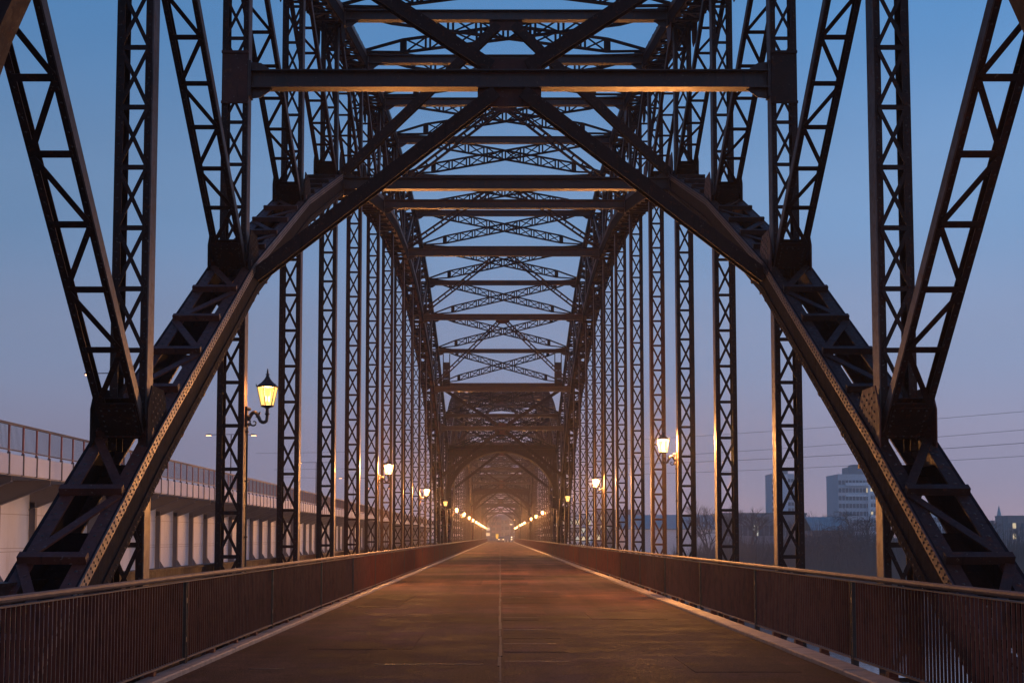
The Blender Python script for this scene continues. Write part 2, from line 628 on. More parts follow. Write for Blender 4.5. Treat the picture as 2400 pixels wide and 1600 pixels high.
tag(pm.build('asphalt_patch', [M['patch_dark'], M['patch_red']]), kind='structure')

# ------------------------------------------------------------------ arch span
UP = [8.2, 10.43, 12.0, 13.6, 14.83, 15.83, 16.49, 16.93, 17.02]
LO = [-1.0, 2.52, 5.72, 8.3, 10.45, 11.85, 12.9, 13.55, 13.76]
UP = UP + UP[-2::-1]
LO = LO + LO[-2::-1]
NODE = lambda i: P * i               # local y of node i (0..16); node i is panel point n = i-1
XI = {-1: XL, 1: XR}
PW = .44                             # lateral width of posts
ST = M['steel']


def X(s, t):
    return s * (XI[s] + t)


span = empty('bridge_span', (0, Y0, 0))
far_skip = set()       # single bars that the far spans get as joined lacing instead
far_only = []          # joined lacing shown only on the far spans


def lace_set(parent, bars, single, mat=ST, name='lacing_bar'):
    b = MB()
    for br in bars:
        b.bar(*br)
    me = b.mesh('lacing', mat)
    if single:
        for br in bars:
            far_skip.add(bar_obj(name, br, mat, parent))
        far_only.append((parent, me))
    else:
        tag(link('lacing', me, parent), kind='stuff')


def channels(b, p, q, s, depth, fl, t=.016, w=PW, off=0.0):
    """two channel sections along p->q (points on the member axis at t=0 lateral)"""
    p, q = V(p), V(q)
    lat = V((s, 0, 0))
    ax = (q - p).normalized()
    nrm = ax.cross(lat).normalized()
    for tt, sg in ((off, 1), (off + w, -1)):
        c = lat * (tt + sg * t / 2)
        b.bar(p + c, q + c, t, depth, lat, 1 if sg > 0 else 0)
        for e in (1, -1):
            o = lat * (tt + sg * (t + (fl - t) / 2)) + nrm * e * (depth / 2 - t / 2)
            b.bar(p + o, q + o, fl - t, t, lat)


def xlace(p, q, s, depth, fl, module, w=PW, mode='x', faces=(1, -1), bw=.048, skip0=0.0, skip1=0.0):
    p, q = V(p), V(q)
    lat = V((s, 0, 0))
    L = (q - p).length
    ax = (q - p) / L
    nrm = ax.cross(lat).normalized()
    if nrm.y > 0:
        nrm = -nrm
    n = max(1, int(round((L - skip0 - skip1) / module)))
    m = (L - skip0 - skip1) / n
    bars = {1: [], -1: []}
    for e in faces:
        o = nrm * e * (depth / 2 + .006)
        o2 = nrm * e * (depth / 2 + .016)
        a, c = lat * (fl * .62), lat * (w - fl * .62)
        for k in range(n + 1):
            z = p + ax * (skip0 + k * m)
            bars[e].append((z + a + o, z + c + o, .011, bw * 1.25, nrm))
            if k == n:
                break
            z2 = p + ax * (skip0 + (k + 1) * m)
            g = m * .03
            if mode == 'x':
                bars[e].append((z + a + o + ax * g, z2 + c + o - ax * g, .011, bw, nrm))
                bars[e].append((z + c + o2 + ax * g, z2 + a + o2 - ax * g, .009, bw, nrm))
            else:
                if k % 2:
                    bars[e].append((z + a + o2 + ax * g, z2 + c + o2 - ax * g, .011, bw, nrm))
                else:
                    bars[e].append((z + c + o2 + ax * g, z2 + a + o2 - ax * g, .011, bw, nrm))
    return bars


def at(s, i, z, t=0.0):
    return V((X(s, t), NODE(i), z))


# --- chords -------------------------------------------------------
def chord(name, Z, s, dep, t0, t1, fl, nb, near):
    b, bars, riv = MB(), [], MB()
    lat = V((s, 0, 0))
    for i in range(16):
        p, q = at(s, i, Z[i]), at(s, i + 1, Z[i + 1])
        ax = (q - p).normalized()
        up = lat.cross(ax)
        if up.z < 0:
            up = -up
        th = .022
        for tt, sg in ((t0, 1), (t1, -1)):
            c = lat * (tt + sg * th / 2)
            b.bar(p + c, q + c, th, dep, lat, 1)
            # flange plates, turned inwards
            for e in (1, -1):
                o = lat * (tt + sg * (th + (fl - th) / 2)) + up * e * (dep / 2 - .012)
                b.bar(p + o, q + o, fl - th, .024, lat, 0)
                # angle leg riveted on the outer face of the web
                o = lat * (tt - sg * .009) + up * e * (dep / 2 - .065)
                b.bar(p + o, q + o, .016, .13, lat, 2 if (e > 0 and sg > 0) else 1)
        L = (q - p).length
        for k in range(nb):
            y = (k + .9) / nb * L
            for e in ((1, -1)):
                o = p + ax * y + up * e * (dep / 2 + .05)
                bars.append((i, o + lat * (t0 + .02), o + lat * (t1 - .02), .10, .085 if e > 0 else .06, ax))
                if k < nb - 1:
                    y2 = (k + 1.9) / nb * L
                    o2 = p + ax * y2 + up * e * (dep / 2 + .012)
                    o1 = p + ax * y + up * e * (dep / 2 + .012)
                    A, B_ = (t0 + .06, t1 - .06) if k % 2 else (t1 - .06, t0 + .06)
                    bars.append((i, o1 + lat * A + ax * .06, o2 + lat * B_ - ax * .06, .022, .10, up))
            # every second field of the box is closed by a cover plate on the underside
            if near and k % 2 == 0:
                o = p + ax * ((k + .9 + (.5 if k < nb - 1 else .05)) / nb * L) - up * (dep / 2 - .04)
                hl = L / nb * (.5 if k < nb - 1 else .1)
                b.bar(o - ax * hl + lat * ((t0 + t1) / 2), o + ax * hl + lat * ((t0 + t1) / 2), t1 - t0 - .06, .012, lat, 1)
        if near and i < 4:
            n = int(L / .115)
            for k in range(n):
                z = p + ax * (k + .5) * L / n
                for e, row in ((1, .035), (1, .09), (-1, .05)):
                    dome(riv, z + lat * (t0 - .017) + up * (e * (dep / 2 - row)) + ax * (.03 if row == .09 else 0), -lat, .017)
                if k % 2 == 0:
                    for tt in (t0 + fl * .55, t1 - fl * .55):
                        dome(riv, z + lat * tt + up * (dep / 2), up, .018)
    mats = [M['steel_red'] if s < 0 and near else ST, M['steel_black'], M['strip_lit'] if s < 0 else M['strip_red']]
    o = b.build(name, mats, span)
    lace_set(o, [x[1:] for x in bars if not (near and x[0] < 3)], False)
    if near:
        lace_set(o, [x[1:] for x in bars if x[0] < 3], True, M['steel_red'] if s < 0 else ST, 'batten')
        far_skip.add(tag(riv.build('rivet_heads', M['rivet'], o), kind='stuff'))
    return o


def dome(b, c, n, r):
    c, n = V(c), V(n).normalized()
    u = n.orthogonal().normalized()
    w = n.cross(u)
    vs = []
    for k in range(6):
        a = k * math.pi / 3
        vs.append(c + r * (math.cos(a) * u + math.sin(a) * w))
    for k in range(6):
        a = k * math.pi / 3
        vs.append(c + r * .6 * (math.cos(a) * u + math.sin(a) * w) + n * r * .5)
    b.add(vs, [(k, (k + 1) % 6, 6 + (k + 1) % 6, 6 + k) for k in range(6)] + [(6, 7, 8, 9, 10, 11)])


T0, T1 = -.135, .575
for s in (-1, 1):
    chord('lower_chord', LO, s, .52, T0, T1, .165, 5, True)
    chord('upper_chord', UP, s, .46, T0 + .02, T1 - .02, .15, 6, False)

def member_rivets(rv, p, q, lat, nrm, d, off, w, fl):
    L = (q - p).length
    ax = (q - p) / L
    k = int(L / .16)
    for j in range(k):
        z = p + ax * (j + .5) * L / k
        for tt in (off + fl * .5, off + w - fl * .5):
            dome(rv, z + lat * tt + nrm * d, nrm, .013)


# --- posts, hangers, diagonals, gussets ---------------------------
DEP = .28
FL = .095
for s in (-1, 1):
    lat = V((s, 0, 0))
    for i in range(0, 17):
        zl, zu = LO[i], UP[i]
        single = i in (1, 2, 3)
        # post between the chords
        b = MB()
        p, q = at(s, i, zl if i not in (0, 16) else -.9), at(s, i, zu)
        channels(b, p, q, s, DEP, FL)
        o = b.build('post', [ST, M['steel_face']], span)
        if 0 < i < 4:
            rv = MB()
            member_rivets(rv, p, q, lat, V((0, -1, 0)), DEP / 2, 0, PW, FL)
            far_skip.add(tag(rv.build('rivet_heads', M['rivet'], o), kind='stuff'))
        br = xlace(p, q, s, DEP, FL, .73, skip0=.45, skip1=.2)
        lace_set(o, br[1], single)
        # hanger down to the deck
        if 0 < i < 16:
            b = MB()
            p, q = at(s, i, -.9), at(s, i, zl - .22)
            channels(b, p, q, s, DEP, FL)
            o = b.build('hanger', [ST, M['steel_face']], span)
            if i < 4:
                rv = MB()
                member_rivets(rv, p, q, lat, V((0, -1, 0)), DEP / 2, 0, PW, FL)
                far_skip.add(tag(rv.build('rivet_heads', M['rivet'], o), kind='stuff'))
            if (s < 0 and i % 4 == 2) or (s > 0 and i % 4 == 0):
                cb = MB()          # supply pipe of the lantern
                cb.tube([at(s, i, -.3, -.022) + V((0, .05, 0)), at(s, i, 3.4, -.022) + V((0, .05, 0))], .016, 6)
                for zz in (.6, 1.5, 2.4, 3.2):
                    cb.box(*sorted((X(s, -.045), X(s, 0))), NODE(i) + .02, NODE(i) + .08, zz, zz + .03)
                cb.build('supply_pipe', M['iron'], o)
            br = xlace(p, q, s, DEP, FL, .73, skip1=.1)
            lace_set(o, br[1], single)
        # gusset plates on both webs, below and above
        if 0 < i < 16:
            for Z, up in ((LO, 1), (UP, -1)):
                z = Z[i]
                for tt, sg in ((T0 + .024, 1), (T1 - .024, -1)):
                    g, riv = MB(), MB()
                    poly = [(X(s, tt), NODE(i) - .50, z - up * .18), (X(s, tt), NODE(i) + .50, z - up * .18), (X(s, tt), NODE(i) + .40, z + up * .55),
                            (X(s, tt), NODE(i) + .22, z + up * .74), (X(s, tt), NODE(i) - .34, z + up * .74), (X(s, tt), NODE(i) - .52, z + up * .45)]
                    g.prism(poly, (s * sg * .016, 0, 0))
                    o = g.build('gusset_plate', M['steel_black'] if s < 0 else M['steel_red'], span)
                    if i < 4 and sg > 0 and up > 0:
                        for a in range(9):
                            for c in range(7):
                                if (a + c) % 2 == 0:
                                    dome(riv, (X(s, tt), NODE(i) - .30 + c * .11, z + .22 + a * .055), (-s, 0, 0), .017)
                        far_skip.add(tag(riv.build('rivet_heads', M['rivet'], o), kind='stuff'))
    for i in range(1, 16):
        # diagonals: lower node i up to the upper node nearer the end of the span
        for j in ((i - 1,) if i < 8 else (i + 1,) if i > 8 else (7, 9)):
            p, q = at(s, i, LO[i]), at(s, j, UP[j])
            ax = (q - p).normalized()
            p = p + ax * .25
            b = MB()
            channels(b, p, q, s, .15, .078, w=PW + .05, off=-.025)
            nrm = ax.cross(lat)
            if nrm.y > 0:
                nrm = -nrm
            for e in (1, -1):   # end plates at the foot
                c = p + ax * .28 + lat * (PW / 2) + nrm * e * .083
                b.bar(c - ax * .24, c + ax * .24, PW - .02, .014, lat)
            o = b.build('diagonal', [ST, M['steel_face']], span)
            if i < 4:
                rv = MB()
                for a_ in range(6):
                    for c_ in range(5):
                        if a_ in (0, 5) or c_ in (0, 4):
                            dome(rv, p + ax * (.08 + a_ * .08) + lat * (.04 + c_ * .09) + nrm * .09, nrm, .015)
                member_rivets(rv, p, q, lat, nrm, .075, -.025, PW + .05, .078)
                far_skip.add(tag(rv.build('rivet_heads', M['rivet'], o), kind='stuff'))
            pp = p - lat * .025
            br = xlace(pp, q - lat * .025, s, .15, .078, .80, w=PW + .05, mode='zig', bw=.062, skip0=.55, skip1=.2)
            lace_set(o, br[1], i in (1, 2))

# --- cross struts, sway bracing, lattice bracing -------------------
XC = (XR - XL) / 2                       # centre line
xa, xb = -XL + .12, XR - .12


def cross_beam(name, i, z, h, w, T0=T0, haunch=True, mat=None):
    b = MB()
    y = NODE(i)
    b.ibeam((-XL - T0, y, z), (XR + T0, y, z), h, w)
    if haunch:
        for sx, x in ((1, -XL - T0), (-1, XR + T0)):
            b.prism([(x, y - .012, z - h / 2 - .16), (x, y - .012, z + h / 2 + .16), (x + sx * .18, y - .012, z + h / 2 + .14), (x + sx * .42, y - .012, z + h / 2 - .03),
                     (x + sx * .42, y - .012, z - h / 2 + .03), (x + sx * .18, y - .012, z - h / 2 - .14)], (0, .02, 0))
            b.box(min(x, x + sx * .03), max(x, x + sx * .03), y - w / 2, y + w / 2, z - h / 2 - .15, z + h / 2 + .15)
    return b.build(name, mat or M['steel_beam'], span)


def gusset_mid(parent, y, z, h, up, w=1.05, dep=.30):
    b = MB()
    s = 1 if up else -1
    z0 = z + s * h / 2
    b.prism([(XC - w / 2, y - .012, z0 - s * .05), (XC + w / 2, y - .012, z0 - s * .05), (XC + w / 2, y - .012, z0 + s * dep * .55), (XC + w * .3, y - .012, z0 + s * dep), (XC - w * .3, y - .012, z0 + s * dep), (XC - w / 2, y - .012, z0 + s * dep * .55)], (0, .024, 0))
    return b.build('gusset_plate', M['steel_red'], span)


def sway_leg(y, p, q, lattice=False):
    b = MB()
    p, q = V((p[0], y, p[1])), V((q[0], y, q[1]))
    ax = (q - p).normalized()
    if not lattice:
        b.ibeam(p, q, .24, .22, (0, -1, 0))
        # turned so that its web faces the road below
    else:
        side = ax.cross(V((0, 1, 0)))
        for e in (1, -1):
            b.bar(p + side * e * .09, q + side * e * .09, .07, .12, side)
        n = 12
        for k in range(n):
            c = p.lerp(q, (k + .5) / n)
            b.bar(c - side * .1, c + side * .1, .05, .10, ax)
    return b.build('sway_brace', ST, span)


for i in range(1, 16):
    y = NODE(i)
    n = i - 1
    odd = n % 2 == 1
    if i in (2, 14):
        z = 9.03
        cross_beam('cross_strut', i, z, .30, .26, .0)
        # plate filling the post beside the strut
        for s in (-1, 1):
            b = MB()
            b.prism([(X(s, .02), y - DEP / 2 - .03, z - .40), (X(s, PW - .02), y - DEP / 2 - .03, z - .40), (X(s, PW - .02), y - DEP / 2 - .03, z + .40), (X(s, .02), y - DEP / 2 - .03, z + .40)], (0, .012, 0))
            b.box(min(X(s, .0), X(s, PW)), max(X(s, 0), X(s, PW)), y - DEP / 2 - .06, y - DEP / 2 - .018, z + .40, z + .44)
            b.box(min(X(s, .0), X(s, PW)), max(X(s, 0), X(s, PW)), y - DEP / 2 - .06, y - DEP / 2 - .018, z - .44, z - .40)
            b.build('strut_plate', M['steel_red'] if s < 0 else ST, span)
        gusset_mid(None, y, z, .30, True, 1.05, .22)
        gusset_mid(None, y, z, .30, False, 1.05, .30)
        for sx, xe in ((-1, xa), (1, xb)):
            sway_leg(y, (XC + sx * .22, z - .22), (xe, LO[i] + .02))
            sway_leg(y, (XC + sx * .30, z + .2), (xe, UP[i] - .2))
        cross_beam('cross_strut', i, UP[i] + .05, .25, .24)
        for s in (-1, 1):
            b = MB()
            z0 = UP[i] - .1
            for t in (-.62, -.17):
                b.box(*sorted((X(s, t - .03), X(s, t + .03))), y - .12, y + .12, z0, z0 + 2.3)
            for kk in range(3):
                b.box(*sorted((X(s, -.60), X(s, -.19))), y - .10, y + .10, z0 + .02 + kk * .58, z0 + .56 + kk * .58)
            b.build('batten_post', ST, span)
        continue
    cross_beam('cross_strut', i, UP[i], .26, .24)
    if odd and i not in (2, 14):
        cross_beam('cross_strut', i, LO[i], .30, .26)
        gusset_mid(None, y, UP[i], .26, False, .85, .25)
        far = i > 5
        for sx, xe in ((-1, xa), (1, xb)):
            sway_leg(y, (XC + sx * .2, UP[i] - .25), (xe, LO[i] + .25), far)


def lattice_brace(i, flip):
    """lens-shaped lattice girder across one panel of the upper chord plane"""
    ya, yb = NODE(i), NODE(i + 1)
    za, zb = UP[i] + .22, UP[i + 1] + .22
    p = V((xa, ya + .2, za)) if not flip else V((xb, ya + .2, za))
    q = V((xb, yb - .2, zb)) if not flip else V((xa, yb - .2, zb))
    b = MB()
    ax = q - p
    zz = V((0, 0, 1))
    hd = .19
    side = ax.cross(zz).normalized()
    f = lambda u: p + ax * u
    te = .14
    dz = -.012 if flip else .012
    hh = lambda u: hd * (min(1, .15 + .85 * min(u, 1 - u) / te))
    us = [0, te, .5, 1 - te, 1]
    for e in (1, -1):
        for u0, u1 in zip(us[:-1], us[1:]):
            b.bar(f(u0) + zz * (e * hh(u0) + dz), f(u1) + zz * (e * hh(u1) + dz), .10, .06, side)
    n = 8
    for k in range(n + 1):
        u = te + (1 - 2 * te) * k / n
        if k in (0, n):
            b.bar(f(u) - zz * hd, f(u) + zz * hd, .22, .05, ax)
            continue
        for d in (-.008, .008):
            b.bar(f(u + d) - zz * hd, f(u + d) + zz * hd, .045, .05, ax)
    for k in range(n):
        u0 = te + (1 - 2 * te) * k / n + .01
        u1 = te + (1 - 2 * te) * (k + 1) / n - .01
        b.bar(f(u0) - zz * hd * .9, f(u1) + zz * hd * .9, .05, .02, zz)
        b.bar(f(u0) + zz * hd * .9 + side * .025, f(u1) - zz * hd * .9 + side * .025, .05, .02, zz)
    b.build('lattice_brace', M['steel_black'], span)


for i in range(0, 16):
    lattice_brace(i, False)
    lattice_brace(i, True)


# --- portals -------------------------------------------------------
def portal(i, sgn):
    y = NODE(i) + sgn * .26
    R, zc = 4.235, 3.90
    ztop = 8.62
    b = MB()
    N = 36
    pin, pout = [], []
    for k in range(N + 1):
        a = math.pi * k / N
        pin.append((XC + R * math.cos(a), zc + R * math.sin(a)))
        ro = R + .34 + .0 * abs(math.sin(a))
        pout.append((max(-XL + .0, min(XR - .0, XC + ro * math.cos(a))), min(zc + ro * math.sin(a), ztop - .3)))
    for k in range(N):
        for y0, y1 in ((y - .11, y - .095), (y + .095, y + .11)):
            b.prism([(pin[k][0], y0, pin[k][1]), (pin[k + 1][0], y0, pin[k + 1][1]), (pout[k + 1][0], y0, pout[k + 1][1]), (pout[k][0], y0, pout[k][1])], (0, y1 - y0, 0))
        # inner flange of the arch rib
        a0, a1 = math.pi * k / N, math.pi * (k + 1) / N
        b.bar((XC + (R - .012) * math.cos(a0), y, zc + (R - .012) * math.sin(a0)), (XC + (R - .012) * math.cos(a1), y, zc + (R - .012) * math.sin(a1)), .30, .022, (0, 1, 0))
    o = b.build('portal_arch', ST, span)
    # top girder
    b = MB()
    b.ibeam((-XL, y, ztop - .12), (XR, y, ztop - .12), .36, .36)
    # spandrel web with lattice openings
    for sx in (-1, 1):
        for k in range(7):
            x = XC + sx * (1.3 + k * .42)
            zr = zc + math.sqrt(max(0, (R + .3) ** 2 - (x - XC) ** 2)) if abs(x - XC) < R + .3 else zc
            if ztop - .3 - zr > .1:
                b.bar((x, y, zr), (x, y, ztop - .3), .06, .05, (1, 0, 0))
                x2 = x + sx * .42
                b.bar((x, y + .02, ztop - .32), (x2, y + .02, max(zr - .6, zc)), .06, .03, (1, 0, 0))
                b.bar((x, y - .02, zr), (x2, y - .02, ztop - .32), .06, .03, (1, 0, 0))
        x0, x1 = sorted((XC + sx * 4.05, XC + sx * 2.9))
        b.prism([(XC + sx * 1.2, y - .01, ztop - .3), (XC + sx * 4.2, y - .01, ztop - .3), (XC + sx * 4.2, y - .01, ztop - .9), (XC + sx * 2.6, y - .01, ztop - .75)], (0, .02, 0))
    b.build('portal_girder', ST, span)
    if i == 0:
        riv = MB()
        for k in range(150):
            a = math.pi * (k + .5) / 150
            for rr in (.06, .14):
                dome(riv, (XC + (R + rr) * math.cos(a), y - .11, zc + (R + rr) * math.sin(a)), (0, -1, 0), .018)
        tag(riv.build('rivet_heads', M['rivet'], o), kind='stuff')
    # batten-plated boxes beside the portal legs
    for s in (-1, 1) if i == 16 else ():
        b = MB()
        for t in (-.34, -.03):
            b.box(*sorted((X(s, t - .02), X(s, t + .02))), y - .12, y + .12, 3.6, 8.3)
        for k in range(5):
            z = 3.7 + k * .92
            b.box(*sorted((X(s, -.32), X(s, -.05))), y - .10, y + .10, z, z + .86)
        b.build('batten_post', ST, span)


portal(0, 1)
portal(16, -1)
# ties and floor beams
for s in (-1, 1):
    b = MB()
    for t in (.0, .40):
        b.box(*sorted((X(s, t), X(s, t + .03))), -.3, NODE(16) + .3, -1.35, -.75)
    b.build('tie_girder', ST, span)
b = MB()
b.box(-XL - .56, -XL - .48, -.3, NODE(16) + .3, -.9, 1.06)
b.box(-XL - .62, -XL - .46, -.3, NODE(16) + .3, 1.06, 1.09)
b.build('edge_beam', ST, span)
for i in range(0, 17):
    b = MB()
    b.ibeam((-XL - .3, NODE(i), -.72), (XR + .3, NODE(i), -.72), .9, .3)
    b.build('floor_beam', ST, span)

tag(span, 'nearest riveted steel arch span, framing the road in the foreground', 'bridge', 'arch spans in a row')
flabel = ['second steel arch span, its rounded hump showing behind the first far portal',
          'third steel arch span, seen small through the round portal openings',
          'farthest steel arch span at the glowing end of the road']
for k in range(3):
    c = copy_tree(span, None, far_skip)
    c.location = (0, Y0 + (k + 1) * SPAN, 0)
    c['label'] = flabel[k]
    # joined lacing for the members whose bars are single on the near span
    names = {}
    kids = list(c.children)
    orig = [ch for ch in span.children]
    for (par, me) in far_only:
        j = orig.index(par)
        tag(link('lacing', me, kids[j]), kind='stuff')


# ------------------------------------------------------------------ railings
def railing(s, x, label):
    root = empty('railing', (s * x, 0, 0))
    tag(root, label, 'railing', 'railings along the road')
    ya, yb = 8.0, YEND
    b = MB()
    b.tube([(0, ya, 1.054), (0, yb, 1.054)], .031, 10)
    b.box(-.03, .03, ya, yb, .996, 1.008)
    b.build('top_rail', M['handrail'], root)
    b = MB()
    b.box(-.028, .028, ya, yb, .105, .125)
    b.build('bottom_rail', M['handrail'], root)
    sl = MB()
    sl.box(-.0135, .0135, -.004, .004, .127, .994)
    sl.mi[0] = sl.mi[1] = 1                  # narrow edges: light caught there is painted in as a paler colour
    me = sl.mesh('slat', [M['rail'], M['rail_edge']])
    dy = .112
    n = 0
    y = ya + .05
    rest = MB()
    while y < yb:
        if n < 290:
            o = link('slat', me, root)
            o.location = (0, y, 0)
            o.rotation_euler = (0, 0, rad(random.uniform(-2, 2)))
        elif y < 140:
            rest.box(-.024, .024, y - .004, y + .004, .127, .994)
        else:
            rest.box(-.024, .024, y - .006, y + .006, .127, .994)
        n += 1
        y += dy if y < 140 else dy * 2
    tag(rest.build('slat_run', M['rail'], root), kind='stuff')
    # posts at the hangers, feet between kerb and bottom rail
    pm = MB()
    pm.box(-.035, .035, -.045, -.03, -.2, .995)
    pm.box(-.035, .035, .03, .045, -.2, .995)
    pm.box(-.03, .03, -.03, .03, .3, .36)
    pm.box(-.03, .03, -.03, .03, .75, .81)
    pmesh = pm.mesh('railing_post', M['iron'])
    fm = MB()
    fm.box(-.05, .05, -.06, .06, .045, .104)
    fm.box(-.07, .05, -.09, .09, .02, .05)
    fmesh = fm.mesh('rail_foot', M['rail'])
    y = Y0
    while y < yb:
        o = link('railing_post', pmesh, root)
        o.location = (0, y, 0)
        for k in (1, 2, 3):
            o = link('rail_foot', fmesh, root)
            o.location = (0, y + P * k / 4, 0)
        y += P
    return root


railing(-1, RL, 'slatted rust-red railing with round handrail along the left road edge')
railing(1, RR, 'slatted rust-red railing with round handrail along the right road edge')


# ------------------------------------------------------------------ lanterns
def make_lantern(dim):
    root = empty('street_lantern')
    it = M['iron']
    b = MB()          # wall plate and scroll bracket, reaching along +x from the post
    b.box(-.0, .035, -.055, .055, -.50, -.17)
    for z in (-.46, -.33, -.21):
        b.lathe([(.0, -.03), (.045, -.02), (.05, 0), (.045, .02), (0, .03)], (.04, 0, z), 8)
    pts = []
    for k in range(19):
        u = k / 18
        x = .04 + .30 * u
        z = -.40 + .14 * math.sin(math.pi * min(u * 1.5, 1)) if u < .667 else -.40 - .025 * math.sin(math.pi * (u - .667) * 3)
        pts.append((x, 0, z))
    pts += [(.345, 0, -.37), (.35, 0, -.32)]
    b.tube(pts, [.032 - .006 * (k / len(pts)) for k in range(len(pts))], 8)
    curl = [(.06 + .075 + r * math.cos(a), 0, -.43 + r * math.sin(a)) for a, r in [(k * .5 + 2.6, .065 - .004 * k) for k in range(13)]]
    b.tube(curl, [.018 - .0008 * k for k in range(13)], 6)
    b.prism([(.19, -.008, -.28), (.24, -.008, -.245), (.235, -.008, -.30)], (0, .016, 0))
    b.prism([(.15, -.008, -.33), (.22, -.008, -.37), (.23, -.008, -.33)], (0, .016, 0))
    b.build('bracket', it, root)
    cx = .35
    b = MB()
    b.lathe([(.024, -.33), (.03, -.30), (.045, -.285), (.028, -.27), (.026, -.20), (.05, -.185), (.105, -.17), (.11, -.15), (.10, -.145)], (cx, 0, 0), 12)
    b.build('base', it, root)
    N = 6
    pr = [(.103, -.145), (.168, .145)]
    fr = MB()
    ph = rad(20)
    for k in range(N):
        a = 2 * math.pi * k / N + ph
        fr.bar((cx + pr[0][0] * math.cos(a), pr[0][0] * math.sin(a), pr[0][1]), (cx + pr[1][0] * math.cos(a), pr[1][0] * math.sin(a), pr[1][1]), .012, .012, (0, 0, 1) if False else (math.cos(a), math.sin(a), .3))
    fr.lathe([(.172, .143), (.178, .15), (.176, .162), (.16, .164)], (cx, 0, 0), N, 0, ph)
    fr.build('frame', it, root)
    for k in range(N):
        a, c = 2 * math.pi * k / N + ph, 2 * math.pi * (k + 1) / N + ph
        b = MB()
        g = .985
        q = [(cx + pr[j][0] * g * math.cos(t), pr[j][0] * g * math.sin(t), pr[j][1]) for j, t in ((0, a), (0, c), (1, c), (1, a))]
        b.add(q, [(0, 1, 2, 3)])
        b.build('pane', M['pane_dim' if dim else 'pane_bright'], root)
    b = MB()
    b.lathe([(.178, .160), (.15, .185), (.10, .225), (.055, .275), (.035, .31), (.02, .345), (.036, .352), (.034, .362), (.014, .372), (.018, .395), (.009, .43), (.012, .442), (.002, .452)], (cx, 0, 0), N, 0, ph)
    for k in range(N):
        a = 2 * math.pi * k / N + ph
        b.tube([(cx + .178 * math.cos(a), .178 * math.sin(a), .155), (cx + .188 * math.cos(a), .188 * math.sin(a), .20)], [.013, .003], 5)
    b.build('roof', it, root)
    b = MB()
    for d in (-.03, .03):
        b.lathe([(.008, -.09), (.018, -.07), (.02, -.02), (.012, .0), (.004, .01)], (cx + d * .7, d, 0), 8)
    b.build('bulb', M['bulb_dim' if dim else 'bulb_bright'], root)
    ld = bpy.data.lights.new('lantern_light', 'POINT')
    ld.energy = LAMP_W * (.045 if dim else 1.0)
    ld.color = (1.0, .43, .14)
    ld.shadow_soft_size = .09
    lo = link('lantern_light', ld, root)
    lo.location = (cx, 0, .06)
    return root


lb = make_lantern(False)
ld_ = make_lantern(True)
first = {False: lb, True: ld_}
used = {False: False, True: False}
STRONG = {d: next(c.data for c in first[d].children if c.type == 'LIGHT') for d in first}
ORD = ['first', 'second', 'third', 'fourth', 'fifth', 'sixth', 'seventh', 'eighth', 'ninth', 'tenth', 'eleventh', 'twelfth', 'thirteenth', 'fourteenth', 'fifteenth', 'sixteenth']


def place_lantern(s, idx, y, dim, label, weak=0):
    r = first[dim] if not used[dim] else copy_tree(first[dim])
    used[dim] = True
    x = -XL + .002 if s < 0 else XR - .002
    r.location = (x, y, 3.79)
    for ch in r.children:
        if ch.type == 'LIGHT':
            ch.data = STRONG[dim]
            if weak:
                ch.data = ch.data.copy()
                ch.data.energy = LAMP_W * weak
    r.rotation_euler = (0, 0, 0 if s < 0 else math.pi)
    tag(r, label, 'lantern', 'lanterns on the hangers')
    return r


cnt = {-1: 0, 1: 0}
lst = []
for sp_ in range(4):
    for n in range(-1, 15, 2):
        s = 1 if (n % 4) == 3 else -1
        lst.append((s, sp_, n, Y0 + sp_ * SPAN + (n + 1) * P))
for s, sp_, n, y in lst:
    if n == -1 and sp_ > 0:
        continue
    dim = (sp_ == 0 and n in (1, 11, 13)) or (sp_ == 3 and n == 13)
    k = cnt[s]
    cnt[s] += 1
    side = 'left' if s < 0 else 'right'
    if sp_ == 0 and n == 1:
        lab = 'nearest left street lantern, amber panes and scroll bracket against the dusk sky'
    elif sp_ == 0 and n == -1:
        lab = 'lit street lantern on the near portal post just beyond the right edge'
    elif dim:
        lab = 'small dimly lit street lantern, %s in the %s row from the camera' % (ORD[k], side)
    else:
        lab = 'glaring lit street lantern, %s in the %s row of lanterns from the camera' % (ORD[k], side)
    place_lantern(s, n, y + (0 if n > -1 else -.7), dim, lab, .04 if n == -1 else 0)
# the lantern of the span behind the camera
place_lantern(-1, -3, Y0 - 2 * P, False, 'lit street lantern on the span behind the viewpoint', .07)

# ------------------------------------------------------------------ neighbouring girder bridge on the left
gb = empty('girder_bridge', (-19, 30, -.5))
gx = lambda x: x + 19
GY0, GY1 = 20.0, 395.0          # local
b = MB()
b.box(gx(-21.75), gx(-21.6), GY0, GY1, 0, 4.4)
web = b.build('girder_web', M['white_girder'], gb)
b = MB()
for z in (1.35, 1.5, 3.0):
    b.box(gx(-21.6), gx(-21.588), GY0, GY1, z, z + .02)
b.build('weld_seam', M['grey_girder'], web)
b = MB()
b.box(gx(-22.1), gx(-21.2), GY0, GY1, -.12, -.01)
b.build('bottom_flange', M['white_girder'], gb)
b = MB()
b.box(gx(-44), gx(-19.05), GY0, GY1, 4.40, 4.72)
b.build('deck_slab', M['concrete'], gb)
SP = 4.8
sm, bm_, big = MB(), MB(), MB()
sm.box(gx(-21.59), gx(-21.30), -.02, .02, .01, 3.6)
sm.box(gx(-21.32), gx(-21.28), -.13, .13, .01, 3.6)
sm.prism([(gx(-21.29), -.02, .01), (gx(-20.95), -.02, .01), (gx(-21.29), -.02, .55)], (0, .04, 0))
sme = sm.mesh('stiffener', M['grey_girder'])
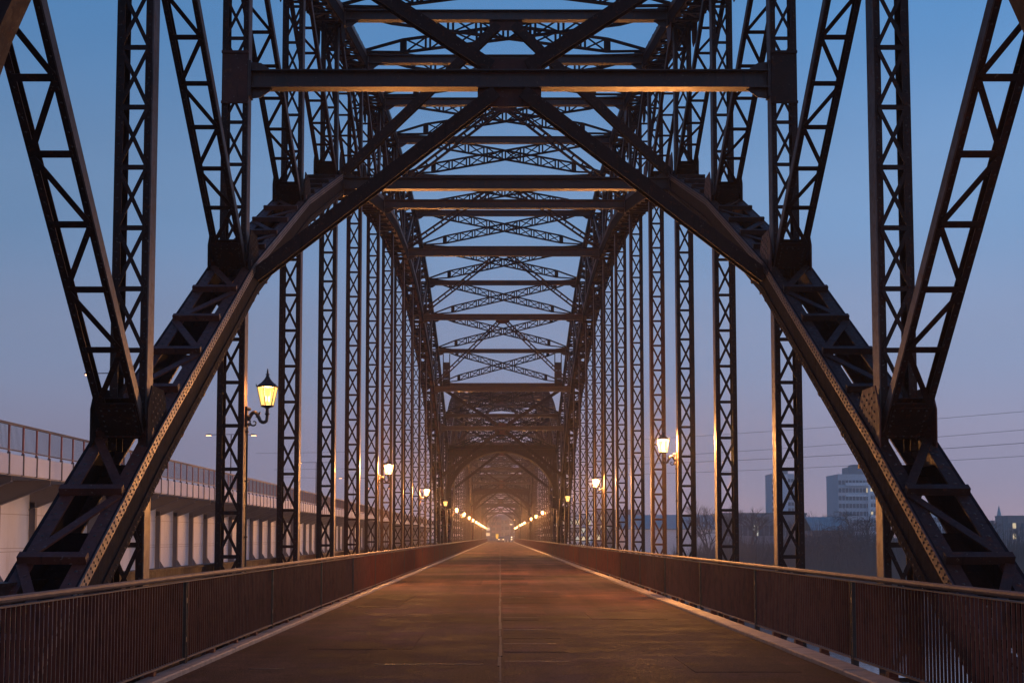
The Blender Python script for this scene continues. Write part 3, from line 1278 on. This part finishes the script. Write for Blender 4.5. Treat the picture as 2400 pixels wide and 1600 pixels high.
bm_.prism([(gx(-21.59), -.02, 3.25), (gx(-21.59), -.02, 4.39), (gx(-19.15), -.02, 4.39), (gx(-19.15), -.02, 4.2)], (0, .04, 0))
bm_.bar((gx(-21.59), 0, 3.24), (gx(-19.15), 0, 4.19), .3, .03, (0, 1, 0))
bme = bm_.mesh('bracket', M['grey_girder'])
big.box(gx(-21.59), gx(-21.0), -.4, .4, .01, 4.3)
bigm = big.mesh('bearing_stiffener', M['grey_girder'])
k = 0
y = GY0 + 1
while y < GY1 - 1:
    o = link('bearing_stiffener' if k in (1, 5, 40) else 'stiffener', bigm if k in (1, 5, 40) else sme, gb)
    o.location = (0, y, 0)
    o = link('bracket', bme, gb)
    o.location = (0, y, 0)
    y += SP
    k += 1
pn = MB()
pn.box(gx(-19.04), gx(-18.98), .04, 1.61, 4.45, 5.22)
pn.box(gx(-19.0), gx(-18.972), .04, 1.61, 4.82, 4.835)
pme = pn.mesh('parapet_panel', M['deck_panel'])
po = MB()
po.box(gx(-19.06), gx(-18.94), -.035, .035, 4.42, 5.3)
pome = po.mesh('panel_rib', M['dark_metal'])
pr_ = MB()
pr_.box(gx(-19.04), gx(-18.97), -.03, .03, 5.3, 6.36)
prme = pr_.mesh('parapet_post', M['red_metal'])
bars_ = MB()
y = GY0
k = 0
rest1, rest2, rest3 = MB(), MB(), MB()
while y < GY1 - 1.7:
    if k < 110:
        for nm, me in (('parapet_panel', pme), ('panel_rib', pome), ('parapet_post', prme)):
            o = link(nm, me, gb)
            o.location = (0, y, 0)
    else:
        rest1.box(gx(-19.04), gx(-18.98), y + .04, y + 1.61, 4.45, 5.22)
        rest2.box(gx(-19.06), gx(-18.94), y - .035, y + .035, 4.42, 5.3)
        rest3.box(gx(-19.04), gx(-18.97), y - .03, y + .03, 5.3, 6.36)
    for j in range(1, 12):
        yy = y + 1.65 * j / 12
        bars_.box(gx(-19.012), gx(-18.998), yy - .007, yy + .007, 5.42, 6.32)
    y += 1.65
    k += 1
tag(rest1.build('parapet_panel_run', M['deck_panel'], gb), kind='stuff')
tag(rest2.build('panel_rib_run', M['dark_metal'], gb), kind='stuff')
tag(rest3.build('parapet_post_run', M['red_metal'], gb), kind='stuff')
tag(bars_.build('parapet_bars', M['dark_metal'], gb), kind='stuff')
b = MB()
b.box(gx(-19.05), gx(-18.95), GY0, GY1, 6.34, 6.44)
b.box(gx(-19.03), gx(-18.97), GY0, GY1, 5.36, 5.41)
b.build('parapet_rail', M['dark_metal'], gb)
tag(gb, 'modern road bridge with pale girder and barred parapet running alongside on the left', 'bridge')

# masts on the girder bridge
def mast(x, y, label, lit):
    r = empty('street_mast', (x, y, 4.22))
    b = MB()
    b.tube([(0, 0, 0), (0, 0, 4), (0, 0, 8.1)], [.09, .07, .05], 8)
    b.tube([(-2.2, 0, 8.1), (0, 0, 8.14), (2.2, 0, 8.1)], .035, 6)
    b.build('pole', M['dark_metal'], r)
    for sx in (-1, 1):
        h = MB()
        h.prism([(sx * 2.0, -.12, 8.06), (sx * 2.7, -.12, 8.04), (sx * 2.7, -.12, 8.12), (sx * 2.2, -.12, 8.2)], (0, .24, 0))
        hd = h.build('lamp_head', M['dark_metal'], r)
        g = MB()
        g.box(min(sx * 2.15, sx * 2.65), max(sx * 2.15, sx * 2.65), -.1, .1, 7.97, 8.03)
        g.build('lamp_glass', M['sodium'], hd)
    if lit:
        l = bpy.data.lights.new('mast_light', 'SPOT')
        l.energy = 1500
        l.color = (1, .42, .25)
        l.spot_size = rad(110)
        l.spot_blend = .8
        l.shadow_soft_size = .15
        lo = link('mast_light', l, r)
        lo.location = (2.4, 0, 7.9)
    tag(r, label, 'street lamp', 'masts on the girder bridge')


for x, y, lab in ((-24.9, 94, 'street mast peeping out behind the left arch foot, reddish lamp lit'), (-28.6, 151, 'twin-armed street mast with lit reddish lamp just below the nearest lantern'),
               (-26.9, 208, 'twin-armed street mast between the second and third left hangers'), (-27, 262, 'twin-armed street mast, small, behind the fourth left hanger'), (-27, 318, 'farthest of the twin-armed street masts beyond the left hangers')):
    mast(x, y, lab, y < 300)

# ------------------------------------------------------------------ trees on the right bank and at the road end
def tree_mesh(seed, h, spread, levels=5, droop=0.0):
    rnd = random.Random(seed)
    tk, cr_ = MB(), MB()

    def grow(p, d, L, r, lev):
        b = tk if lev < 2 else cr_
        q = p + d * L
        mid = p.lerp(q, .5) + V((rnd.uniform(-1, 1), rnd.uniform(-1, 1), 0)) * L * .05
        b.tube([p, mid, q], [r, r * .82, r * .62], 5 if lev < 2 else 3, 0, False)
        if lev >= levels:
            return
        n = rnd.randint(3, 4) if lev < 3 else rnd.randint(3, 5)
        for k in range(n):
            a = rnd.uniform(0, 2 * math.pi)
            tilt = rnd.uniform(.25, .85) * spread
            u = d.orthogonal().normalized()
            w = d.cross(u)
            nd = (d + (math.cos(a) * u + math.sin(a) * w) * tilt)
            if lev >= 2 and droop:
                nd.z -= droop * (lev - 1) * .5
            else:
                nd.z += .12
            nd.normalize()
            t = rnd.uniform(.55, 1.0)
            grow(p.lerp(q, t), nd, L * rnd.uniform(.58, .82), max(r * .55, .012), lev + 1)
    grow(V((0, 0, -.2)), V((rnd.uniform(-.06, .06), rnd.uniform(-.06, .06), 1)).normalized(), h * .30, h * .022, 0)
    return tk.mesh('trunk', M['bark']), cr_.mesh('crown', M['twig'])


TV = [tree_mesh(1, 12, 1.0), tree_mesh(2, 12, 1.15), tree_mesh(3, 12, .85), tree_mesh(4, 11, 1.1, 5, .55), tree_mesh(5, 11, 1.2, 5, .7)]


def px(xp, yp, depth):
    """world x and z seen at photo pixel column and row for a given distance along the road"""
    th = rad(4.5)
    f = 3335
    t = (1257 - f * math.tan(th) - yp) / f
    z = depth * (math.sin(th) + t * math.cos(th)) / (math.cos(th) - t * math.sin(th))
    d = depth * math.cos(th) + z * math.sin(th)
    return (xp - 1172) / f * d, 1.52 + z


def tree(x, y, z, sc, var, rz, label, wide=1.0):
    r = empty('bare_tree', (x, y, z))
    r.scale = (sc * wide, sc * wide, sc)
    r.rotation_euler = (0, 0, rz)
    link('trunk', TV[var][0], r)
    link('crown', TV[var][1], r)
    tag(r, label, 'tree', 'bare trees on the far bank')


TR = [  # photo column, distance, top row, variant, width, label
    (1660, 300, 1158, 0, .9, 'slim bare tree left of the second right hanger, its twigs clear against the sky'),
    (1762, 290, 1142, 1, 1.3, 'broad bare tree just left of the nearest right hanger'),
    (1735, 330, 1150, 2, 1.1, 'bare tree half hidden behind the broad one by the nearest right hanger'),
    (1705, 350, 1172, 2, 1.1, 'low bare tree between the slim and the broad one on the right bank'),
    (1830, 345, 1175, 1, 1.0, 'bare tree standing behind the nearest right hanger'),
    (1900, 365, 1172, 2, 1.1, 'bare tree in front of the left edge of the big office block'),
    (1940, 380, 1185, 0, 1.2, 'low bare tree below the left half of the big office block'),
    (2010, 262, 1178, 3, 1.5, 'drooping willow below the office block, nearest the arch'),
    (1960, 256, 1205, 4, 1.4, 'smaller drooping willow at the water left of the big willow'),
    (2070, 270, 1200, 4, 1.4, 'drooping willow half hidden by the right arch leg'),
    (1885, 258, 1225, 3, 1.4, 'low drooping willow beside the blue boat shed'),
    (2150, 275, 1215, 1, 1.4, 'bare tree seen through the lacing of the right arch leg'),
    (2240, 300, 1210, 0, 1.4, 'bare tree seen between the flanges of the right arch leg'),
    (2330, 420, 1188, 2, 1.5, 'hazy bare tree beside the thin church spire'),
    (2385, 430, 1200, 1, 1.3, 'hazy bare tree at the right edge of the picture'),
    (1590, 520, 1190, 2, 1.3, 'hazy bare tree behind the green-roofed shed, right end'),
    (1540, 540, 1192, 0, 1.4, 'hazy bare tree behind the green-roofed shed, middle'),
    (1480, 560, 1200, 1, 1.3, 'hazy bare tree behind the green-roofed shed, left end'),
    (1430, 520, 1202, 2, 1.3, 'hazy bare tree left of the green-roofed shed'),
]
for i, (xp, d, yt, var, wide, lab) in enumerate(TR):
    x, zt = px(xp, yt, d)
    h = zt + 6.0
    tree(x, d, -6.0, h / (10.6 if var < 3 else 8.6), var, i * 1.7, lab, wide)
for i, (x, y, sc, var, lab) in enumerate([(-16, 455, 1.0, 0, 'bare tree left of the road end under the lamp glow'), (-11, 490, 1.1, 1, 'second bare tree left of the road end, further back'), (15, 470, 1.0, 2, 'bare tree right of the road end under the lamp glow'), (5, 620, 1.5, 1, 'bare tree closing the view straight down the road'), (-4, 640, 1.5, 0, 'bare tree closing the view, just left of the road axis'), (20, 600, 1.4, 2, 'bare tree far right of the road end')]):
    tree(x, y, -.3, sc, var, i * 2.1, lab)

# undergrowth of twigs and withered reeds on the bank
b = MB()
rnd = random.Random(11)
for k in range(45000):
    u = rnd.random()
    x = 30 + 250 * u
    y = 238 + rnd.random() ** 1.5 * 60
    z = -6.6 if y > 243 else -8.6 + (y - 236) * .3
    h = rnd.uniform(2.2, 6.0) * (1.2 if rnd.random() < .2 else .8) * (1 + .5 * math.sin(x * .13) * math.sin(x * .041))
    dx, dy = rnd.uniform(-.9, .9), rnd.uniform(-.6, .6)
    w = rnd.uniform(.025, .07)
    b.add([(x - w, y, z), (x + w, y, z), (x + dx, y + dy, z + h)], [(0, 1, 2)])
    b.add([(x + dx * .4, y + dy * .4, z + h * .4), (x + dx * .4 + w, y + dy * .4, z + h * .45), (x + dx * 1.5 * rnd.uniform(-1, 1), y, z + h * rnd.uniform(.7, 1))], [(0, 1, 2)])
tag(b.build('undergrowth', M['withered']), 'tangle of withered scrub and reeds along the right bank', 'scrub', kind='stuff')

# dense bare thicket that reads as one dark mass behind the reeds
b = MB()
rnd = random.Random(23)
for k in range(520):
    x = rnd.uniform(34, 200)
    y = rnd.uniform(246, 300)
    H = rnd.uniform(7.5, 12.5) * (1 + .22 * math.sin(x * .09 + 1.3) + .12 * math.sin(x * .31))
    for j in range(46):
        a = rnd.uniform(0, 2 * math.pi)
        lean = rnd.random() ** .7
        h = H * (1 - .35 * lean) * rnd.uniform(.55, 1)
        tx, ty = x + math.cos(a) * lean * H * .42, y + math.sin(a) * lean * H * .42
        z0 = -6.1
        f0 = rnd.uniform(0, .5)
        px0, py0, pz0 = x + (tx - x) * f0, y + (ty - y) * f0, z0 + h * f0
        w = rnd.uniform(.03, .085)
        b.add([(px0 - w, py0, pz0), (px0 + w, py0, pz0), (tx, ty, z0 + h)], [(0, 1, 2)])
        b.add([(px0, py0, pz0), (px0, py0, pz0 + 2 * w), (tx + rnd.uniform(-1, 1), ty, z0 + h * rnd.uniform(.7, 1))], [(0, 1, 2)])
tag(b.build('thicket', M['twig']), 'dense bare thicket forming a dark mass on the right bank', 'scrub', kind='stuff')

# ------------------------------------------------------------------ buildings
def building(name, xp0, xp1, ytop, depth, deep, mat, label, floors, cols, lit, parts=None, base=-6.0, glass=True):
    x0, zt = px(xp0, ytop, depth)
    x1, _ = px(xp1, ytop, depth)
    r = empty(name, ((x0 + x1) / 2, depth, base))
    w = x1 - x0
    h = zt - base
    b = MB()
    b.box(-w / 2, w / 2, 0, deep, 0, h)
    b.box(-w / 2 - .15, w / 2 + .15, -.15, deep + .15, h, h + .5)
    b.build('wall', mat, r)
    rnd = random.Random(label)
    if floors:
        fh = (h - 3) / floors
        cw = w / cols
        wb = MB()
        wb.box(-cw * .40, cw * .40, -.12, -.02, 0, fh * .55)
        wmd = wb.mesh('window', M['glass'])
        wml = wb.mesh('window', M['win_lit'])
        wmp = wb.mesh('window', M['win_pale'])
        for f_ in range(floors):
            for c in range(cols):
                q = lit(f_, c, rnd)
                o = link('window', (wmd, wml, wmp)[q], r)
                o.location = (-w / 2 + cw * (c + .5), 0, 2.2 + f_ * fh)
    if parts:
        parts(r, w, h, deep)
    tag(r, label, 'building')
    return r


rl = lambda p, q=0: (lambda f_, c, rnd: 1 if rnd.random() < p else (2 if rnd.random() < q else 0))


def tower_parts(r, w, h, d):
    b = MB()
    b.box(-1.5, 2.5, 3, 9, h + .5, h + 4)
    b.tube([(0, 5, h + 4), (0, 5, h + 16)], [.15, .05], 5)
    b.build('roof_plant', M['facade_dark'], r)
    b = MB()
    b.box(-w * .08, w * .12, -.5, -.13, 0, h)
    b.build('stair_strip', M['facade_white'], r)


building('office_tower', 1808, 1868, 1112, 760, 18, M['facade'], 'slim grey tower block behind the nearest right hanger', 12, 8,
         lambda f_, c, rnd: 1 if (c == 4 and rnd.random() < .6) else 0, tower_parts)


def block_parts(r, w, h, d):
    b = MB()
    b.box(-w * .26, w * .34, 4, 16, h + .5, h + 4.2)
    b.box(-w * .15, w * .22, 5, 14, h + 4.2, h + 5.6)
    b.build('roof_plant', M['facade_dark'], r)
    b = MB()
    b.box(-w * .35, w * .15, -1.2, -.14, h * .86, h * .90)
    b.box(w * .10, w * .15, -1.2, -.14, 0, h * .86)
    b.box(-w * .35, w * .10, -1.0, -.14, h * .72, h * .745)
    b.build('white_frame', M['facade_white'], r)
    for k in range(9):
        b = MB()
        b.box(w * .16, w * .5, -.6, -.14, 1.2 + k * (h - 3) / 9, 1.2 + k * (h - 3) / 9 + (h - 3) / 9 * .38)
        b.build('facade_band', M['facade_white'], r)
    for z, c in ((.8, .25), (.69, .25), (.57, .3)):
        pass


building('office_block', 1964, 2078, 1113, 720, 26, M['facade'], 'broad grey office block with white frame and lit windows left of the arch leg', 9, 14,
         lambda f_, c, rnd: 1 if (c in (9, 10, 11) and f_ in (4, 7) and rnd.random() < .75) or rnd.random() < .02 else 0, block_parts)
building('white_block', 2160, 2262, 1178, 640, 20, M['facade_white'], 'pale building with a lit top floor seen through the right arch leg', 5, 9,
         lambda f_, c, rnd: 1 if f_ == 4 or rnd.random() < .1 else 0)
building('waterside_house', 2362, 2440, 1210, 620, 16, M['brick_wall'], 'low brick building with two lit windows at the right edge', 3, 8,
         lambda f_, c, rnd: 1 if (c == 1 and f_ > 0) else 0)
building('waterside_house', 2262, 2330, 1222, 560, 12, M['brick_wall'], 'low brick house behind the right arch leg', 3, 5, rl(.2))
building('warehouse', 1690, 1890, 1205, 430, 20, M['facade_dark'], 'long dark warehouse behind the trees by the nearest right hanger', 2, 16, rl(.0, .03))
building('apartment_block', 1395, 1500, 1196, 640, 14, M['brick_wall'], 'dark apartment block low behind the fifth right hanger', 4, 9, rl(.22, .1))
building('apartment_block', 1270, 1385, 1205, 600, 14, M['facade'], 'dim apartment block between the closely spaced far right hangers', 4, 9, rl(.3, .1))
building('apartment_block', 1085, 1175, 1213, 640, 14, M['brick_wall'], 'low brick block closing the road end, left of the axis', 3, 7, rl(.04, .05), None, -.3)
building('apartment_block', 1168, 1262, 1208, 660, 14, M['facade_dark'], 'low grey block closing the road end, right of the axis', 3, 7, rl(.04, .05), None, -.3)
building('terminal_building', 820, 990, 1212, 620, 14, M['facade_dark'], 'dim low building beyond the far left hangers', 3, 12, rl(.1, .1))


def shed(xp0, xp1, ye, yr, depth, wall, roof, label, deep=22):
    x0, ze = px(xp0, ye, depth)
    x1, _ = px(xp1, ye, depth)
    _, zr = px(xp0, yr, depth + deep / 2)
    r = empty('shed', ((x0 + x1) / 2, depth, -6))
    w = (x1 - x0) / 2
    he, hr = ze + 6, zr + 6
    b = MB()
    b.box(-w, w, 0, deep, 0, he)
    b.build('wall', wall, r)
    b = MB()
    for k in range(2):
        ya, yb = ((-.4, deep / 2), (deep + .4, deep / 2))[k]
        b.prism([(-w - .3, ya, he), (-w - .3, yb, hr), (-w - .3, yb, hr + .12), (-w - .3, ya, he + .12)], (2 * w + .6, 0, 0))
    ro = b.build('roof', roof, r)
    n = int(2 * w / 1.2)
    sb = MB()
    for k in range(n + 1):
        x = -w + k * 2 * w / n
        sb.bar((x, -.4, he + .15), (x, deep / 2, hr + .15), .06, .05, (1, 0, 0))
    sb.build('roof_ribs', roof, ro)
    b = MB()
    for k in range(max(2, int(w / 3))):
        x = -w + (k + .5) * 2 * w / max(2, int(w / 3))
        b.box(x - .9, x + .9, -.08, -.01, .2, 2.6)
    b.build('door', M['dark_metal'], r)
    tag(r, label, 'shed', 'sheds on the right bank')


shed(1462, 1680, 1240, 1207, 330, M['facade_white'], M['green_roof'], 'white-walled shed with green sheet roof behind the right hangers')
shed(1905, 1990, 1243, 1212, 290, M['facade_dark'], M['green_roof'], 'small shed with blue-green roof below the big office block', 12)

# church spire
x, zt = px(2341, 1185, 900)
r = empty('church_spire', (x, 900, -6))
b = MB()
b.box(-3, 3, -3, 3, 0, 13)
b.build('tower', M['brick_wall'], r)
b = MB()
b.lathe([(4.2, 13), (2.2, 17), (.2, zt + 6)], (0, 0, 0), 8, 0, math.pi / 8)
b.build('spire', M['green_roof'], r)
tag(r, 'thin pointed church spire low at the right edge', 'church')

# lattice pylon and power cables
x, zt = px(2185, 1100, 560)
r = empty('power_pylon', (x, 560, -6))
b = MB()
H = zt + 6
for sx in (-1, 1):
    for sy in (-1, 1):
        b.bar((sx * 2.4, sy * 2.4, 0), (sx * .4, sy * .4, H), .2, .2)
n = 9
for k in range(n):
    u0, u1 = k / n, (k + 1) / n
    w0, w1 = 2.4 - 2 * u0, 2.4 - 2 * u1
    for sy in (-1, 1):
        b.bar((-w0, sy * w0, H * u0), (w1, sy * w1, H * u1), .1, .1)
        b.bar((w0, sy * w0, H * u0), (-w1, sy * w1, H * u1), .1, .1)
b.build('tower', M['dark_metal'], r)
for z, w in ((H * .97, 4), (H * .85, 5.5)):
    b = MB()
    b.bar((-w, 0, z), (w, 0, z), .2, .2)
    b.bar((-w, 0, z), (0, 0, z + 1), .12, .12)
    b.bar((w, 0, z), (0, 0, z + 1), .12, .12)
    b.build('crossarm', M['dark_metal'], r)
tag(r, 'grey lattice power pylon seen faintly through the right arch leg', 'pylon')
CB = [((600, 1062), (2500, 955), 'topmost faint power cable above the office blocks'), ((640, 1100), (2500, 998), 'second power cable from the top above the office blocks'),
      ((900, 1092), (2500, 1030), 'darkest power cable, rising to the right edge'), ((650, 1118), (2500, 1062), 'lowest power cable, just above the office roofs')]
for k, ((xa_, ya_), (xb_, yb_), lab) in enumerate(CB):
    d0, d1 = 470, 330
    a, c = px(xa_, ya_, d0), px(xb_, yb_, d1)
    pts = []
    for j in range(25):
        u = j / 24
        pts.append((a[0] + (c[0] - a[0]) * u, d0 + (d1 - d0) * u, a[1] + (c[1] - a[1]) * u - 2.2 * 4 * u * (1 - u)))
    b = MB()
    b.tube(pts, .045 if k != 2 else .06, 4)
    tag(b.build('power_cable', M['dark_metal']), lab, 'cable', 'power cables over the river')

# ------------------------------------------------------------------ things at the road end
def end_lamp(x, y, z, label, lean):
    r = empty('street_lamp', (x, y, -.01))
    b = MB()
    b.tube([(0, 0, 0), (0, 0, z - .4), (lean * .4, 0, z), (lean * 1.6, 0, z + .1)], [.1, .07, .06, .05], 7)
    b.build('pole', M['dark_metal'], r)
    h = MB()
    h.prism([(lean * 1.5, -.15, z + .02), (lean * 2.5, -.15, z), (lean * 2.4, -.15, z + .16), (lean * 1.6, -.15, z + .2)], (0, .3, 0))
    h.build('lamp_head', M['dark_metal'], r)
    g = MB()
    g.box(min(lean * 1.6, lean * 2.4), max(lean * 1.6, lean * 2.4), -.14, .14, z - .12, z - .01)
    g.build('lamp_glass', M['white_lamp'], r)
    l = bpy.data.lights.new('lamp_light', 'POINT')
    l.energy = 1200
    l.color = (1, .6, .28)
    l.shadow_soft_size = .2
    lo = link('lamp_light', l, r)
    lo.location = (lean * 2, 0, z - .4)
    tag(r, label, 'street lamp', 'street lamps at the road end')


end_lamp(6.2, 440, 6.8, 'upper street lamp at the road end, right of the axis', -1)
end_lamp(5.6, 470, 5.6, 'lower street lamp at the road end, right of the axis', -1)
end_lamp(-7.6, 500, 6.5, 'faint street lamp at the road end, left of the axis', 1)

r = empty('road_sign', (-.9, 432, -.01))
b = MB()
b.tube([(-.35, 0, 0), (-.35, 0, 1.3)], .04, 6)
b.tube([(.35, 0, 0), (.35, 0, 1.3)], .04, 6)
b.box(-.5, .5, .0, .08, .9, 2.4)
b.build('frame', M['dark_metal'], r)
b = MB()
b.box(-.42, .42, -.02, -.003, .98, 2.32)
b.build('light_panel', M['amber_sign'], r)
tag(r, 'glowing amber sign standing at the road end', 'sign')


def car(x, y, label):
    r = empty('car', (x, y, 0))
    b = MB()
    side = [(-2.1, .35), (-2.1, .8), (-1.9, .95), (-1.0, 1.02), (-.45, 1.42), (.9, 1.45), (1.7, 1.05), (2.1, .95), (2.1, .35)]
    b.prism([(-.85, p[0], p[1]) for p in side], (1.7, 0, 0))
    b.build('body', M['car_paint'], r)
    b = MB()
    b.prism([(-.7, -1.0, 1.04), (.7, -1.0, 1.04), (.6, -.5, 1.40), (-.6, -.5, 1.40)], (0, -.02, .01))
    b.build('windscreen', M['glass'], r)
    for sx in (-1, 1):
        for yy in (-1.3, 1.3):
            w = MB()
            w.tube([(sx * .72, yy, .33), (sx * .90, yy, .33)], .33, 14)
            wo = w.build('wheel', M['rubber'], r)
            q = MB()
            q.tube([(sx * .89, yy, .33), (sx * .915, yy, .33)], .2, 12)
            q.build('rim', M['concrete'], wo)
        h = MB()
        h.box(min(sx * .5, sx * .8), max(sx * .5, sx * .8), -2.14, -2.09, .62, .78)
        h.build('headlight', M['white_lamp'], r)
    tag(r, label, 'car', 'cars at the road end')


car(.3, 428, 'grey car facing the bridge with low bright headlights at the road end')
car(4.2, 436, 'grey car waiting right of the road axis with headlights on')


def bollard(x, y, label):
    r = empty('bollard', (x, y, -.01))
    b = MB()
    b.lathe([(.09, 0), (.09, .85), (.07, .93), (.02, .96)], (0, 0, 0), 10)
    b.build('shaft', M['facade_white'], r)
    b = MB()
    b.lathe([(.092, .6), (.094, .61), (.094, .74), (.092, .75)], (0, 0, 0), 10)
    b.build('band', M['red_metal'], r)
    tag(r, label, 'bollard', 'bollards at the road end')


for k, (x, lab) in enumerate(((1.4, 'pale bollard nearest the road axis at the road end'), (2.3, 'pale bollard in the middle of the three at the road end'), (3.2, 'pale bollard nearest the right railing at the road end'))):
    bollard(x, YEND + 4, lab)

# ------------------------------------------------------------------ haze
b = MB()
b.box(-420, 520, -60, 960, -13, 60)
hz = b.build('haze', None)
hz.data.materials.clear()
m = bpy.data.materials.new('evening_haze')
m.use_nodes = True
nt = m.node_tree
nt.nodes.clear()
o = nt.nodes.new('ShaderNodeOutputMaterial')
pv = nt.nodes.new('ShaderNodeVolumePrincipled')
pv.inputs['Color'].default_value = (.95, .95, .96, 1)
pv.inputs['Density'].default_value = .0005
pv.inputs['Anisotropy'].default_value = .5
nt.links.new(pv.outputs[0], o.inputs['Volume'])
hz.data.materials.append(m)
tag(hz, 'thin evening haze over the river', 'haze', kind='stuff')
SC.cycles.volume_bounces = 1
SC.cycles.max_bounces = 5
SC.cycles.transparent_max_bounces = 12
